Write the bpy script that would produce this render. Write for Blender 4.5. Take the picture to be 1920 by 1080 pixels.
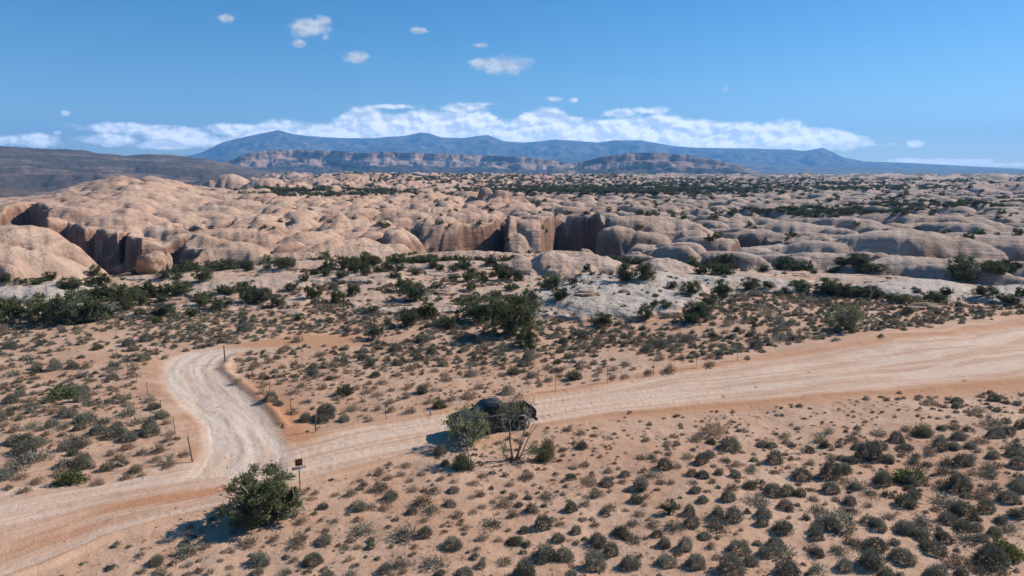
import bpy, bmesh, math, random
import numpy as np
from mathutils import Vector, Matrix

R = math.radians
rng = np.random.default_rng(7)
random.seed(7)
for o in list(bpy.data.objects):
    bpy.data.objects.remove(o)
scene = bpy.context.scene
COL = scene.collection

# ------------------------------------------------------------------ camera
CAM_H = 18.0
F = 1300.0                      # focal length in pixels of the 1920 px wide photograph
PITCH = math.atan(218.0 / F)
cam = bpy.data.cameras.new("camera")
cam.sensor_width = 36.0
cam.lens = F / 1920.0 * 36.0
cam.clip_start = 0.5
cam.clip_end = 60000.0
camo = bpy.data.objects.new("camera", cam)
COL.objects.link(camo)
camo.location = (0, 0, CAM_H)
camo.rotation_euler = (R(90) - PITCH, 0, 0)
scene.camera = camo

SUN_EL, SUN_AZ = R(36), R(68)    # azimuth clockwise from +Y
sun = bpy.data.lights.new("sun", "SUN")
sun.energy = 5.0
sun.angle = R(0.53)
sun.color = (1.0, 0.95, 0.88)
suno = bpy.data.objects.new("sun", sun)
COL.objects.link(suno)
sd = Vector((math.sin(SUN_AZ) * math.cos(SUN_EL), math.cos(SUN_AZ) * math.cos(SUN_EL), math.sin(SUN_EL)))
suno.rotation_euler = sd.to_track_quat('Z', 'Y').to_euler()
suno.location = sd * 100

scene.view_settings.view_transform = 'Standard'
scene.view_settings.look = 'None'
scene.view_settings.gamma = 1.0
scene.view_settings.use_curve_mapping = False
scene.view_settings.exposure = 0.38
scene.cycles.max_bounces = 5
scene.cycles.diffuse_bounces = 2
scene.cycles.volume_bounces = 1
scene.cycles.transparent_max_bounces = 8

# ------------------------------------------------------------------ node helper
class NT:
    def __init__(self, tree):
        self.t = tree
    def n(self, typ, **kw):
        nd = self.t.nodes.new(typ)
        ins = kw.pop('ins', {})
        for k, v in kw.items():
            setattr(nd, k, v)
        for k, v in ins.items():
            s = nd.inputs[k]
            if isinstance(v, bpy.types.NodeSocket):
                self.t.links.new(v, s)
            else:
                s.default_value = v
        return nd
    def math(self, op, a, b=None, c=None, clamp=False):
        nd = self.t.nodes.new('ShaderNodeMath')
        nd.operation = op
        nd.use_clamp = clamp
        for i, v in enumerate((a, b, c)):
            if v is None: continue
            if isinstance(v, bpy.types.NodeSocket): self.t.links.new(v, nd.inputs[i])
            else: nd.inputs[i].default_value = v
        return nd.outputs[0]
    def vmath(self, op, a, b=None, out=0):
        nd = self.t.nodes.new('ShaderNodeVectorMath')
        nd.operation = op
        for i, v in enumerate((a, b)):
            if v is None: continue
            if isinstance(v, bpy.types.NodeSocket): self.t.links.new(v, nd.inputs[i])
            else: nd.inputs[i].default_value = v
        return nd.outputs['Value'] if op in ('DOT_PRODUCT', 'LENGTH', 'DISTANCE') else nd.outputs[0]
    def mix(self, f, a, b):
        nd = self.t.nodes.new('ShaderNodeMix')
        nd.data_type = 'RGBA'
        for s, v in ((nd.inputs[0], f), (nd.inputs[6], a), (nd.inputs[7], b)):
            if isinstance(v, bpy.types.NodeSocket): self.t.links.new(v, s)
            elif isinstance(v, (int, float)): s.default_value = v
            else: s.default_value = (v[0], v[1], v[2], 1)
        return nd.outputs[2]
    def ss(self, x, lo, hi):
        nd = self.t.nodes.new('ShaderNodeMapRange')
        nd.interpolation_type = 'SMOOTHSTEP'
        self.t.links.new(x, nd.inputs[0])
        nd.inputs[1].default_value = lo
        nd.inputs[2].default_value = hi
        return nd.outputs[0]
    def noise(self, vec, scale, detail=4, rough=0.55, dist=0.0):
        nd = self.t.nodes.new('ShaderNodeTexNoise')
        self.t.links.new(vec, nd.inputs['Vector'])
        nd.inputs['Scale'].default_value = scale
        nd.inputs['Detail'].default_value = detail
        nd.inputs['Roughness'].default_value = rough
        nd.inputs['Distortion'].default_value = dist
        return nd.outputs[0]
    def attr(self, name):
        nd = self.t.nodes.new('ShaderNodeAttribute')
        nd.attribute_name = name
        return nd.outputs['Fac']
    def scalevec(self, vec, s):
        return self.vmath('MULTIPLY', vec, s)

def pix_uv(px, py):
    X = (px - 960.0) / F
    Yc = -(py - 540.0) / F
    yw = math.cos(PITCH) + Yc * math.sin(PITCH)
    zw = -math.sin(PITCH) + Yc * math.cos(PITCH)
    return X / yw, zw / yw

# ------------------------------------------------------------------ sky and clouds
world = bpy.data.worlds.new("World")
scene.world = world
world.use_nodes = True
world.node_tree.nodes.clear()
W = NT(world.node_tree)
sky = W.n('ShaderNodeTexSky', sky_type='NISHITA', sun_disc=False, sun_elevation=SUN_EL, sun_rotation=SUN_AZ,
          altitude=1300.0, air_density=1.0, dust_density=0.25, ozone_density=3.0)
SKY_STR = 0.083
hsv = W.n('ShaderNodeHueSaturation', ins={'Hue': 0.497, 'Saturation': 1.36, 'Value': 1.07, 'Color': sky.outputs[0]})
tc = W.n('ShaderNodeTexCoord')
dirv = tc.outputs['Generated']
sep = W.n('ShaderNodeSeparateXYZ', ins={0: dirv})
ay = W.math('MAXIMUM', W.math('ABSOLUTE', sep.outputs[1]), 0.02)
u = W.math('DIVIDE', sep.outputs[0], ay)
v = W.math('DIVIDE', sep.outputs[2], ay)
uv = W.n('ShaderNodeCombineXYZ', ins={0: u, 1: v, 2: 0.0}).outputs[0]
nv = W.scalevec(uv, (1.0, 1.7, 1.0))
n1 = W.noise(nv, 22.0, 7, 0.62, 0.15)
nv2 = W.vmath('ADD', nv, (0.006, 0.010, 0.0))
n2 = W.noise(nv2, 22.0, 7, 0.62, 0.15)
nbig = W.noise(nv, 7.0, 2, 0.5)
def curve(pts, lo, hi):
    nd = W.t.nodes.new('ShaderNodeFloatCurve')
    us = [(pix_uv(x, y)[0] + 1.0) / 2.0 for x, y in pts]
    vs = [(pix_uv(x, y)[1] - lo) / (hi - lo) for x, y in pts]
    c = nd.mapping.curves[0]
    c.points[0].location = (0.0, vs[0]); c.points[1].location = (1.0, vs[-1])
    for a, b in zip(us, vs): c.points.new(a, b)
    nd.mapping.update()
    W.t.links.new(W.math('MULTIPLY_ADD', u, 0.5, 0.5), nd.inputs[1])
    return W.math('MULTIPLY_ADD', nd.outputs[0], hi - lo, lo)
top = curve([(415, 268), (470, 240), (530, 224), (570, 230), (600, 232), (650, 207), (690, 203), (730, 213), (790, 206), (860, 210), (905, 207), (950, 226),
             (990, 208), (1035, 203), (1060, 218), (1120, 224), (1160, 220), (1250, 216), (1300, 220), (1380, 232), (1470, 224), (1520, 236), (1560, 240), (1630, 262), (1650, 272)], 0.0, 0.2)
bot = curve([(415, 280), (600, 272), (900, 268), (1000, 272), (1200, 278), (1400, 286), (1500, 287), (1600, 276), (1650, 272)], 0.0, 0.2)
inb = W.math('MINIMUM', W.math('SUBTRACT', top, v), W.math('SUBTRACT', v, bot))
inb = W.math('MULTIPLY', inb, 88.0)
ul, ur = pix_uv(405, 270)[0], pix_uv(1665, 270)[0]
edge = W.math('MULTIPLY', W.math('MINIMUM', W.math('SUBTRACT', u, ul), W.math('SUBTRACT', ur, u)), 25.0)
inb = W.math('MINIMUM', W.math('MINIMUM', inb, edge), 2.6)
field = W.math('MAXIMUM', inb, -1.2)
small = [(424, 34, 16, 10, .0), (585, 52, 40, 15, .15), (605, 40, 18, 12, .15), (562, 83, 14, 8, 0), (610, 70, 8, 6, 0), (670, 107, 22, 11, .25), (785, 58, 18, 7, -.05),
         (900, 85, 20, 5, -.05), (903, 119, 20, 10, .3), (948, 122, 36, 15, .45), (1038, 185, 17, 5, 0), (1077, 188, 11, 5, 0), (1360, 167, 9, 6, -.1),
         (122, 212, 11, 6, 0), (107, 249, 10, 5, -.1), (1713, 269, 16, 6, .1), (745, 200, 60, 6, -.15), (865, 203, 55, 10, -.1), (905, 195, 30, 5, -.1),
         (1160, 213, 32, 9, .15), (1222, 207, 42, 8, .0), (205, 262, 65, 11, .2), (60, 263, 60, 13, .1), (-5, 263, 30, 10, .1), (250, 240, 90, 10, .2),
         (320, 250, 90, 14, .15), (370, 265, 110, 12, .15), (310, 272, 70, 9, .1), (440, 243, 80, 14, .0), (1770, 303, 110, 7, .1), (1850, 309, 90, 5, .0),
         (-120, 240, 60, 12, .2), (2100, 180, 60, 12, .2), (-250, 262, 120, 14, .2)]
for (px, py, rx, ry, b) in small:
    cu, cv = pix_uv(px, py)
    d = W.vmath('SUBTRACT', uv, (cu, cv, 0))
    d = W.scalevec(d, (F / (rx * 0.85), F / (ry * 0.85), 0))
    d = W.vmath('LENGTH', d)
    field = W.math('MAXIMUM', field, W.math('SUBTRACT', 0.95 + b, d))
n3 = W.noise(nv, 75.0, 4, 0.6)
nn = W.math('ADD', W.math('MULTIPLY_ADD', n1, 3.2, -1.5), W.math('MULTIPLY_ADD', n3, 1.1, -0.55))
dens = W.math('ADD', W.math('MULTIPLY', field, 1.35), nn)
alpha = W.ss(dens, -0.30, 0.95)
fwd = W.ss(sep.outputs[1], 0.02, 0.2)
alpha = W.math('MULTIPLY', alpha, W.math('MULTIPLY_ADD', W.ss(v, 0.09, 0.13), -0.22, 0.96))
shade = W.math('MULTIPLY_ADD', W.math('SUBTRACT', n1, n2), 7.0, 0.58, clamp=True)
low = W.ss(W.math('SUBTRACT', v, bot), -0.002, 0.026)
shade = W.math('MULTIPLY', shade, W.math('MULTIPLY_ADD', low, 0.55, 0.45))
thin = W.ss(dens, 0.9, 0.1)
shade = W.math('MAXIMUM', shade, W.math('MULTIPLY', thin, 0.75))
ccol = W.mix(shade, (4.7, 5.2, 5.8), (9.6, 9.3, 8.9))
lowb = W.math('MULTIPLY_ADD', W.ss(v, 0.13, 0.03), 1.7, 0.9)
ccol = W.scalevec(ccol, lowb) if False else W.vmath('MULTIPLY', ccol, W.n('ShaderNodeCombineXYZ', ins={0: lowb, 1: lowb, 2: lowb}).outputs[0])
final = W.mix(alpha, hsv.outputs[0], ccol)
bg = W.n('ShaderNodeBackground', ins={'Color': final, 'Strength': SKY_STR})
out = W.n('ShaderNodeOutputWorld', ins={'Surface': bg.outputs[0]})

# ------------------------------------------------------------------ numpy noise
def _hash(ix, iy, seed):
    h = (ix.astype(np.int64) * 374761393 + iy.astype(np.int64) * 668265263 + seed * 974711) & 0xffffffff
    h = ((h ^ (h >> 13)) * 1274126177) & 0xffffffff
    h = h ^ (h >> 16)
    return (h & 0xffff) / 65535.0
def vnoise(x, y, seed=0):
    x, y = x * 0.86 + y * 0.51 + seed * 3.7, -x * 0.51 + y * 0.86 + seed * 1.3
    ix = np.floor(x); iy = np.floor(y)
    fx = x - ix; fy = y - iy
    ux = fx * fx * fx * (fx * (fx * 6 - 15) + 10); uy = fy * fy * fy * (fy * (fy * 6 - 15) + 10)
    def g(a, b, dx, dy):
        h = _hash(a, b, seed) * 2 * np.pi
        return np.cos(h) * dx + np.sin(h) * dy
    a = g(ix, iy, fx, fy); b = g(ix + 1, iy, fx - 1, fy); c = g(ix, iy + 1, fx, fy - 1); d = g(ix + 1, iy + 1, fx - 1, fy - 1)
    return (a + (b - a) * ux) * (1 - uy) + (c + (d - c) * ux) * uy
def fbm(x, y, oct=4, seed=0, gain=0.5):
    s = 0; a = 1.0
    for i in range(oct):
        s = s + a * vnoise(x, y, seed + i * 17)
        x, y = x * 1.7 + y * 1.1 + 5.2, -x * 1.1 + y * 1.7 + 1.3
        a *= gain
    return s * 1.6
def sstep(x, a, b):
    t = np.clip((x - a) / (b - a), 0, 1)
    return t * t * (3 - 2 * t)

def world_dir(px, py):
    X = (px - 960.0) / F
    Yc = -(py - 540.0) / F
    return X, math.cos(PITCH) + Yc * math.sin(PITCH), -math.sin(PITCH) + Yc * math.cos(PITCH)
def az_of(px, py=400.0):
    x, y, z = world_dir(px, py)
    return math.atan2(x, y)
def flat(px, py, z=0.0):
    x, y, zz = world_dir(px, py)
    t = (z - CAM_H) / zz
    return x * t, y * t
def z_at(py, d, px=960):
    """height that shows at picture row py when it stands d metres (horizontally) away"""
    x, y, z = world_dir(px, py)
    return CAM_H + z / math.hypot(x, y) * d
def to_pix(x, y, z=0.0):
    zz = z - CAM_H
    c, s = math.cos(PITCH), math.sin(PITCH)
    fw = y * c - zz * s
    up = y * s + zz * c
    fw = np.where(fw > 0.5, fw, 0.5)
    return 960 + x / fw * F, 540 - up / fw * F

# ------------------------------------------------------------------ terrain grid (polar, finer near the viewer)
def logrange(a, b, r):
    n = int(math.ceil(math.log(b / a) / math.log(r)))
    return a * (b / a) ** (np.arange(n) / n)
D = np.concatenate([[2, 5, 8, 11, 14, 17], logrange(20, 130, 1.0052), logrange(130, 700, 1.0042), logrange(700, 1600, 1.006), logrange(1600, 9000, 1.016), [9000.0]])
fine = R(42)
A = np.concatenate([np.radians(np.arange(-180, -46, 4.0)), np.linspace(-R(45.9), -fine, 6)[:-1], np.arange(-fine, fine, 0.00175),
                    np.linspace(fine, R(45.9), 6), np.radians(np.arange(48, 181, 4.0))])
A[-1] = math.pi
ND, NA = len(D), len(A)
DD, AA = np.meshgrid(D, A, indexing='ij')
X = DD * np.sin(AA); Y = DD * np.cos(AA)
PX, PY = to_pix(X, Y)
PX = np.where(np.abs(AA) < R(75), PX, np.where(AA > 0, 4000, -3000))
FRONT = np.abs(AA) < R(80)

# base surface
Z = 0.25 * fbm(X / 14, Y / 14, 3, 1) + 0.05 * fbm(X / 1.7, Y / 1.7, 3, 5)
wig = fbm(X / 9, Y / 9, 3, 31)

# main road, in terms of its two edges
rx = [-1500, -400, 0, 200, 330, 430, 560, 700, 840, 1000, 1150, 1300, 1500, 1700, 1920, 2400, 4500]
rt = [1010, 965, 912, 885, 868, 850, 826, 798, 772, 741, 716, 694, 667, 640, 612, 560, 470]
rb = [1600, 1230, 1075, 1000, 965, 942, 902, 866, 833, 796, 772, 757, 742, 726, 708, 670, 560]
tops = np.interp(PX, rx, rt); bots = np.interp(PX, rx, rb)
T = (PY - tops) / (bots - tops) + 0.05 * wig * (DD < 140)
road = sstep(T, -0.06, 0.08) * (1 - sstep(T, 0.9, 1.08)) * (DD < 150) * FRONT
# side track
ty = [600, 628, 640, 652, 662, 672, 689, 711, 733, 755, 778, 800, 822, 844, 867, 890]
tl = [690, 560, 470, 395, 344, 318, 302, 302, 312, 336, 366, 382, 386, 380, 366, 352]
tr = [760, 680, 620, 520, 436, 418, 406, 424, 450, 474, 498, 516, 528, 534, 526, 514]
TL = np.interp(PY, ty, tl); TR = np.interp(PY, ty, tr)
S2 = (PX - TL) / (TR - TL) + 0.05 * wig
track = sstep(S2, -0.08, 0.12) * (1 - sstep(S2, 0.88, 1.1)) * sstep(PY, 620, 630) * (PY < 890) * FRONT
redtrack = (1 - sstep(PY, 645, 662)) * track
track = track * sstep(PY, 648, 660)
verge = np.maximum(sstep(S2, -0.55, -0.1) * (1 - sstep(S2, 1.1, 1.6)) * sstep(PY, 655, 668) * (PY < 880) * FRONT,
                   sstep(T, -0.35, -0.05) * (1 - sstep(T, 1.05, 1.32)) * (DD < 150) * FRONT)
ltr = np.exp(-((T - 1.10) / 0.16) ** 2) * sstep(PX, 1000, 1250) * (DD < 150) * FRONT      # bare brown berm below the road
lband = np.clip(np.exp(-((T - 0.66) / 0.15) ** 2) * (0.95 + 1.2 * fbm(X / 6, T * 6, 3, 33)), 0, 1) * (1 - sstep(PX, 400, 470)) * FRONT * (DD < 60)
jun = np.exp(-(((PX - 552) / 42) ** 2 + ((PY - 814) / 20) ** 2)) * FRONT
jun = np.maximum(jun, sstep(S2, 0.98, 1.12) * (1 - sstep(S2, 1.3, 1.75)) * sstep(PY, 700, 760) * (1 - sstep(PY, 822, 840)) * (1 - road) * FRONT)                   # orange wedge at the junction
redpatch = sstep(1.0 - ((PX - 600) / 110) ** 2 - ((PY - 640) / 15) ** 2 + 0.6 * wig, 0.1, 0.7) * FRONT * (DD < 120)
bare = np.clip(np.maximum.reduce([road, track, redtrack, verge * 0.9, jun, redpatch]), 0, 1)

# wheel ruts and ridges follow the road
rut = fbm(T * 9, X / 16, 3, 41)
rut2 = fbm(S2 * 4.5, Y / 9, 3, 47)
Z = Z * (1 - 0.7 * bare) + road * (0.10 * rut - 0.12) + track * (0.05 * rut2 - 0.12)
Z += 0.22 * np.exp(-((T + 0.07) / 0.05) ** 2) * (DD < 140) * FRONT * sstep(PX, 650, 1000)
Z += 0.20 * np.exp(-((S2 - 1.15) / 0.09) ** 2) * FRONT * sstep(PY, 660, 680) * (PY < 800)
Z += 0.15 * np.exp(-((T - 1.06) / 0.04) ** 2) * (DD < 140) * FRONT

# sand / rock frontier by picture row
bx = [-2000, 0, 200, 400, 700, 850, 1000, 1100, 1250, 1400, 1600, 1800, 1920, 4500]
by = [600, 600, 592, 585, 585, 600, 602, 600, 590, 563, 560, 572, 580, 560]
front_row = np.interp(PX, bx, by)
beyond = sstep(front_row - PY + 10 * fbm(X / 12, Y / 12, 3, 61), -4, 6) * (DD > 70)
Z += 0.9 * np.exp(-((PX - 1520) / 260) ** 2) * sstep(DD, 70, 88) * (1 - sstep(DD, 105, 125)) * FRONT
slabs = [(1150, 565, 175, 42, 1.3), (1230, 535, 150, 18, .9), (60, 550, 125, 23, 1.3), (470, 535, 130, 14, .8), (660, 524, 130, 9, .8), (400, 552, 70, 12, .6), (1720, 548, 110, 20, 1.1),
         (800, 582, 110, 7, .4), (1380, 532, 120, 10, .5), (1470, 553, 60, 8, .4), (1000, 502, 60, 12, 1.5), (560, 492, 90, 14, 1.3), (880, 492, 130, 10, .9), (1090, 500, 90, 18, 2.2), (1245, 497, 50, 13, 1.8),
         (1890, 556, 80, 15, .8), (250, 590, 60, 6, .3), (940, 575, 60, 7, .4), (300, 518, 80, 8, .6)]
pale = np.zeros_like(Z); rock = sstep(DD, 135, 160) * 1.0
pale_soft = np.zeros_like(Z)
for (cx, cy, rx_, ry_, h) in slabs:
    q = ((PX - cx) / rx_) ** 2 + ((PY - cy) / ry_) ** 2 + 0.35 * fbm(X / 6, Y / 6, 3, int(cx) % 97)
    m = sstep(1.15 - q, 0.0, 0.35) * FRONT * (DD > 70)
    Z += h * np.clip(1.15 - q, 0, 1) ** 0.7 * FRONT * (DD > 70)
    rock = np.maximum(rock, m)
    if cy > 512: pale = np.maximum(pale, m * (1.0 if (cx > 980 or cx < 200) else 0.35))
rough_rock = sstep(beyond + fbm(X / 7, Y / 7, 4, 71) * 0.8, 0.75, 1.0) * (DD > 80) * beyond
rock = np.maximum(rock, rough_rock * 0.75)
pale = np.maximum(pale, rough_rock * 0.3 * (DD < 160))

# plateau, valleys and far slopes
farz = np.interp(DD, [0, 130, 165, 185, 235, 262, 420, 700, 1300, 3000, 9000], [0, 0, -3.0, -5.0, -5.0, -3.8, -4.6, -5.0, -5.0, -7.0, -12.0])
Z += farz
pass
Z -= 6.5 * sstep(AA, az_of(740), az_of(820)) * (1 - sstep(AA, az_of(1130), az_of(1200))) * sstep(DD, 162, 180) * (1 - sstep(DD, 236, 250))
lm = 1 - sstep(AA, az_of(360), az_of(640))
ridge_px = [-3000, -700, -200, 0, 100, 160, 240, 290, 380, 450, 520, 600, 4000]
ridge_y = [290, 262, 268, 276, 278, 280, 288, 285, 290, 296, 305, 322, 325]
rowr = np.interp(PX, ridge_px, ridge_y)
rz = CAM_H + (322.0 - rowr) / F * 3600 * 1.02
prof = np.interp(DD, [0, 640, 1150, 1600, 2300, 3000, 3600, 5200, 9000], [0, 0, 0, .07, .22, .6, 1.0, 0.8, .6])
dip = np.interp(DD, [0, 600, 1100, 1500, 9000], [0, 0, -32, -32, -10])
erode = fbm(X / 330, Y / 330, 5, 81)
lmask = lm * FRONT
Z += lmask * (dip + prof * (rz + 10) + sstep(DD, 1100, 1700) * (22 * erode * sstep(DD, 1100, 2300) * (1 - 0.85 * sstep(DD, 2500, 3400))))
step = np.abs(((Z / 17) % 1) - 0.5) * 2
Z += lmask * sstep(DD, 1400, 2200) * (step ** 3) * -9
# wide swell on the left plateau, cresting at row 345
Z += 13.5 * np.exp(-(((AA - az_of(255)) / 0.075) ** 2 + ((DD - 540) / 150.0) ** 2))
Z += 5.0 * np.exp(-(((AA - az_of(520)) / 0.10) ** 2 + ((DD - 640) / 140.0) ** 2))
Z += 8.0 * np.exp(-(((AA - az_of(100)) / 0.09) ** 2 + ((DD - 360) / 60.0) ** 2)) * 0.5

# slickrock domes: every dome is the highest of its neighbours over its own footprint
domes = []
def add_dome(az, d, r1, r2, ang, h, zb=None, p=2.2, tag=0):
    domes.append((az, d, r1, r2, ang, h, zb, p, tag))
def place(px, d, r1, r2, ang, row_top, zb, p=2.2, tag=0):
    a = az_of(px, row_top)
    add_dome(a, d, r1, r2, ang, z_at(row_top, d, px) - zb, zb, p, tag)
lnd = math.log(165)
while lnd < math.log(2600):
    d0 = math.exp(lnd)
    size = np.interp(d0, [165, 300, 600, 1200, 2600], [6.5, 7.6, 11, 17, 38])
    az = -R(44)
    while az < R(44):
        px = 960 + math.tan(az) * F
        a = az + rng.normal() * 0.3 * size / d0
        d = d0 * (1 + rng.normal() * 0.035)
        s = size * (rng.uniform(0.5, 1.15) if px > 480 else rng.uniform(.65, 1.5))
        if px < 470 and d < 700:
            s *= 1.15; h = s * rng.uniform(0.27, 0.46); ang = rng.normal() * 0.4; el = rng.uniform(1.2, 2.2)
        elif px < 960:
            h = s * rng.uniform(0.5, 0.85); ang = R(62) + rng.normal() * 0.25; el = rng.uniform(1.2, 2.4)
        else:
            h = s * rng.uniform(0.42, 0.75); ang = R(-38) + rng.normal() * 0.4; el = rng.uniform(1.2, 2.2)
        if d > 560: h *= 0.75
        if d > 900 and 520 < px < 1180 and d < 1500: h *= 1.5
        gap = (120 < px < 450 and d < 190) or (770 < px < 1160 and d < 240) or (430 < px < 800 and d < 185)
        if rng.random() < 0.9 and not (px < 480 and d > 760) and not gap:
            add_dome(a, d, s * el, s, ang, h, None, rng.uniform(2.3, 3.6))
        az += size * (1.15 if px > 480 else 1.3) / d0
    lnd += size * 1.08 / d0
sl = [(1095, 196, 6, 5, 0, 466, -12, 2.4, 0), (-12, 150, 20.5, 15, 0.1, 424, -6, 3.0, 1), (-75, 140, 22, 14, 0.1, 455, -6, 2.8, 0), (28, 138, 9.5, 7, -0.3, 480, -5, 2.2, 2), (15, 128, 6, 4.0, -0.5, 495, -4, 2.0, 0),
      (1412, 170, 7.5, 7, 0.2, 464, -4, 3.0, 5), (1332, 178, 7.5, 6, 0.1, 470, -5, 2.4, 6), (1540, 180, 16, 9, -0.25, 452, -6, 2.4, 7),
      (1700, 188, 30, 15, -0.2, 432, -9, 2.6, 8), (1700, 158, 22, 9, 0.0, 482, -6, 2.4, 9), (1860, 200, 30, 14, -0.4, 440, -8, 2.4, 0),
      (1060, 157, 16, 9, -0.35, 470, -4.5, 2.0, 10), (1560, 160, 13, 8, -.1, 475, -5, 2.3, 0),
      (1425, 230, 15, 13, -0.2, 430, -12, 3.2, 0), (1215, 235, 30, 20, -0.2, 405, -11, 3.0, 11), (1160, 218, 12, 10, -0.2, 425, -11, 3.0, 0), (1290, 222, 14, 10, -.3, 432, -11, 2.8, 0),
      (560, 165, 16, 7, 0.0, 473, -4, 2.0, 0), (880, 168, 26, 7, 0.05, 470, -4, 2.0, 0), (640, 185, 18, 9, .3, 462, -4.5, 2.0, 0),
      (1590, 265, 22, 12, -.5, 408, -8, 2.5, 0), (1680, 300, 24, 12, -.5, 398, -7, 2.5, 0), (1790, 285, 24, 13, -.5, 405, -8, 2.5, 0), (1480, 250, 20, 12, -.4, 416, -8, 2.5, 0), (1880, 310, 22, 13, -.4, 402, -8, 2.5, 0),
      (640, 480, 34, 13, 1.0, 364, -8, 2.0, 0), (700, 470, 34, 13, 1.0, 361, -8, 2.0, 0), (755, 465, 32, 14, 1.0, 361, -8, 2.0, 0), (810, 455, 36, 15, 1.0, 360, -8, 2.0, 0), (880, 430, 16, 9, 1.2, 358, -8, 3.0, 0),
      (910, 420, 9, 8, 1.2, 351, -8, 3.2, 0), (938, 415, 9, 8, 1.2, 356, -8, 3.2, 0), (850, 415, 20, 12, 1.0, 367, -8, 2.4, 0),
      (900, 330, 26, 16, .9, 390, -8, 2.4, 0), (975, 330, 24, 16, .9, 380, -8, 2.6, 0),
      (590, 1000, 65, 45, 0, 331, -12, 2.0, 0), (655, 1050, 60, 45, 0, 326, -12, 2.0, 0), (705, 1080, 60, 45, 0, 323, -12, 2.0, 0), (760, 1050, 60, 45, 0, 327, -12, 2.0, 0), (830, 1050, 60, 40, 0, 332, -12, 2.0, 0),
      (500, 1010, 45, 40, 0, 333, -14, 2.0, 0), (1840, 900, 42, 34, 0, 345, -14, 2.6, 0), (1930, 905, 42, 34, 0, 343, -14, 2.6, 0), (2010, 900, 42, 34, 0, 345, -14, 2.6, 0), (1790, 905, 30, 30, 0, 350, -14, 2.6, 0), (430, 1150, 50, 45, 0, 326, -18, 2.0, 0), (960, 1100, 60, 40, 0, 331, -12, 2.0, 0), (1010, 1150, 60, 40, 0, 327, -12, 2.0, 0), (1110, 1150, 50, 36, 0, 329, -12, 2.0, 0)]
for px_, d_, r1_, r2_, an_, row_, zb_, p_, tg_ in sl:
    place(px_, d_, r1_, r2_, an_, row_, zb_, p_, tg_)
Zb = Z.copy()
dome_q = np.zeros_like(Z)        # how far up a dome a point lies, 0 in the creases
tag = np.zeros(Z.shape, np.int32)
warpx = 2.2 * fbm(X / 11, Y / 11, 3, 91); warpy = 2.2 * fbm(X / 11, Y / 11, 3, 95)
low_n = 3.0 * fbm(X / 90, Y / 90, 2, 99)
for (a, d, r1, r2, ang, h, zb, p, tg) in domes:
    rr = max(r1, r2) * 1.2 + 3
    i0, i1 = np.searchsorted(D, [d - rr, d + rr])
    j0, j1 = np.searchsorted(A, [a - rr / d, a + rr / d])
    if j1 <= j0 + 1 or i1 <= i0 + 1: continue
    sl_ = (slice(i0, i1), slice(j0, j1))
    ws = 1.0 if d < 500 else d / 500
    dx = X[sl_] - d * math.sin(a) + warpx[sl_] * min(1, r2 / 12) * ws; dy = Y[sl_] - d * math.cos(a) + warpy[sl_] * min(1, r2 / 12) * ws
    c, s = math.cos(ang), math.sin(ang)
    ex = (dx * c + dy * s) / r1; ey = (-dx * s + dy * c) / r2
    q = np.sqrt(ex * ex + ey * ey)
    prof_ = 1 - q ** p
    if zb is None:
        zz = Zb[sl_] - 0.75 * h + h * 1.75 * prof_
        floor = Zb[sl_] - 0.35 * h
        zz = np.where(q < 1.15, zz, -1e3)
    else:
        zz = np.where(q < 1.1, zb + h * prof_, -1e3)
    zc = Z[sl_]
    win = zz > zc
    Z[sl_] = np.where(win, zz, zc)
    dome_q[sl_] = np.where(win, np.clip(prof_ * 1.2 + 0.1, 0.05, 1), dome_q[sl_])
    tag[sl_] = np.where(win, tg, tag[sl_])
    pale[sl_] = np.where(win, pale[sl_] * 0.1, pale[sl_])
    if d > 125: rock[sl_] = np.where(win, 1.0, rock[sl_])

# canyon pockets cut by steep walls: polygons in (px, distance), with a floor height
def carve(poly, floor, soft, wv=1.0):
    global Z
    P = [(d * math.sin(az_of(px)), d * math.cos(az_of(px))) for px, d in poly]
    xs = [p[0] for p in P]; ys = [p[1] for p in P]
    bb = (X > min(xs) - 8) & (X < max(xs) + 8) & (Y > min(ys) - 8) & (Y < max(ys) + 8) & FRONT
    idx = np.nonzero(bb)
    x = X[idx] + wv * 2.2 * fbm(X[idx] / 13, Y[idx] / 13, 3, 111); y = Y[idx] + wv * 2.6 * fbm(X[idx] / 9, Y[idx] / 9, 3, 113)
    inside = np.zeros(x.shape, bool); dist = np.full(x.shape, 1e9)
    n = len(P)
    for i in range(n):
        (xa, ya), (xb, yb) = P[i], P[(i + 1) % n]
        cond = ((ya > y) != (yb > y)) & (x < (xb - xa) * (y - ya) / (yb - ya + 1e-9) + xa)
        inside ^= cond
        t = np.clip(((x - xa) * (xb - xa) + (y - ya) * (yb - ya)) / ((xb - xa) ** 2 + (yb - ya) ** 2), 0, 1)
        dist = np.minimum(dist, np.hypot(x - xa - t * (xb - xa), y - ya - t * (yb - ya)))
    sd_ = np.where(inside, dist, -dist)
    w = sstep(sd_, -soft * 0.3, soft)
    fl = floor + 1.2 * fbm(x / 9, y / 9, 3, 117)
    Z[idx] = np.minimum(Z[idx], Z[idx] * (1 - w) + fl * w)
    dome_q[idx] = np.where(w > 0.9, 0.4, dome_q[idx])
    tag[idx] = np.where(w > 0.5, 0, tag[idx])
carve([(-160, 300), (0, 345), (30, 350), (60, 352), (86, 338), (84, 290), (120, 292), (150, 262), (172, 262), (176, 246), (215, 243), (232, 250), (258, 228), (262, 214), (300, 216), (335, 220), (345, 204), (345, 186), (262, 168), (180, 160), (140, 162), (120, 176), (0, 184), (-160, 184)], -17, 3.0)
carve([(325, 262), (342, 285), (362, 276), (372, 262), (400, 284), (436, 292), (425, 262), (360, 246)], -9.5, 2.2)
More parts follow.
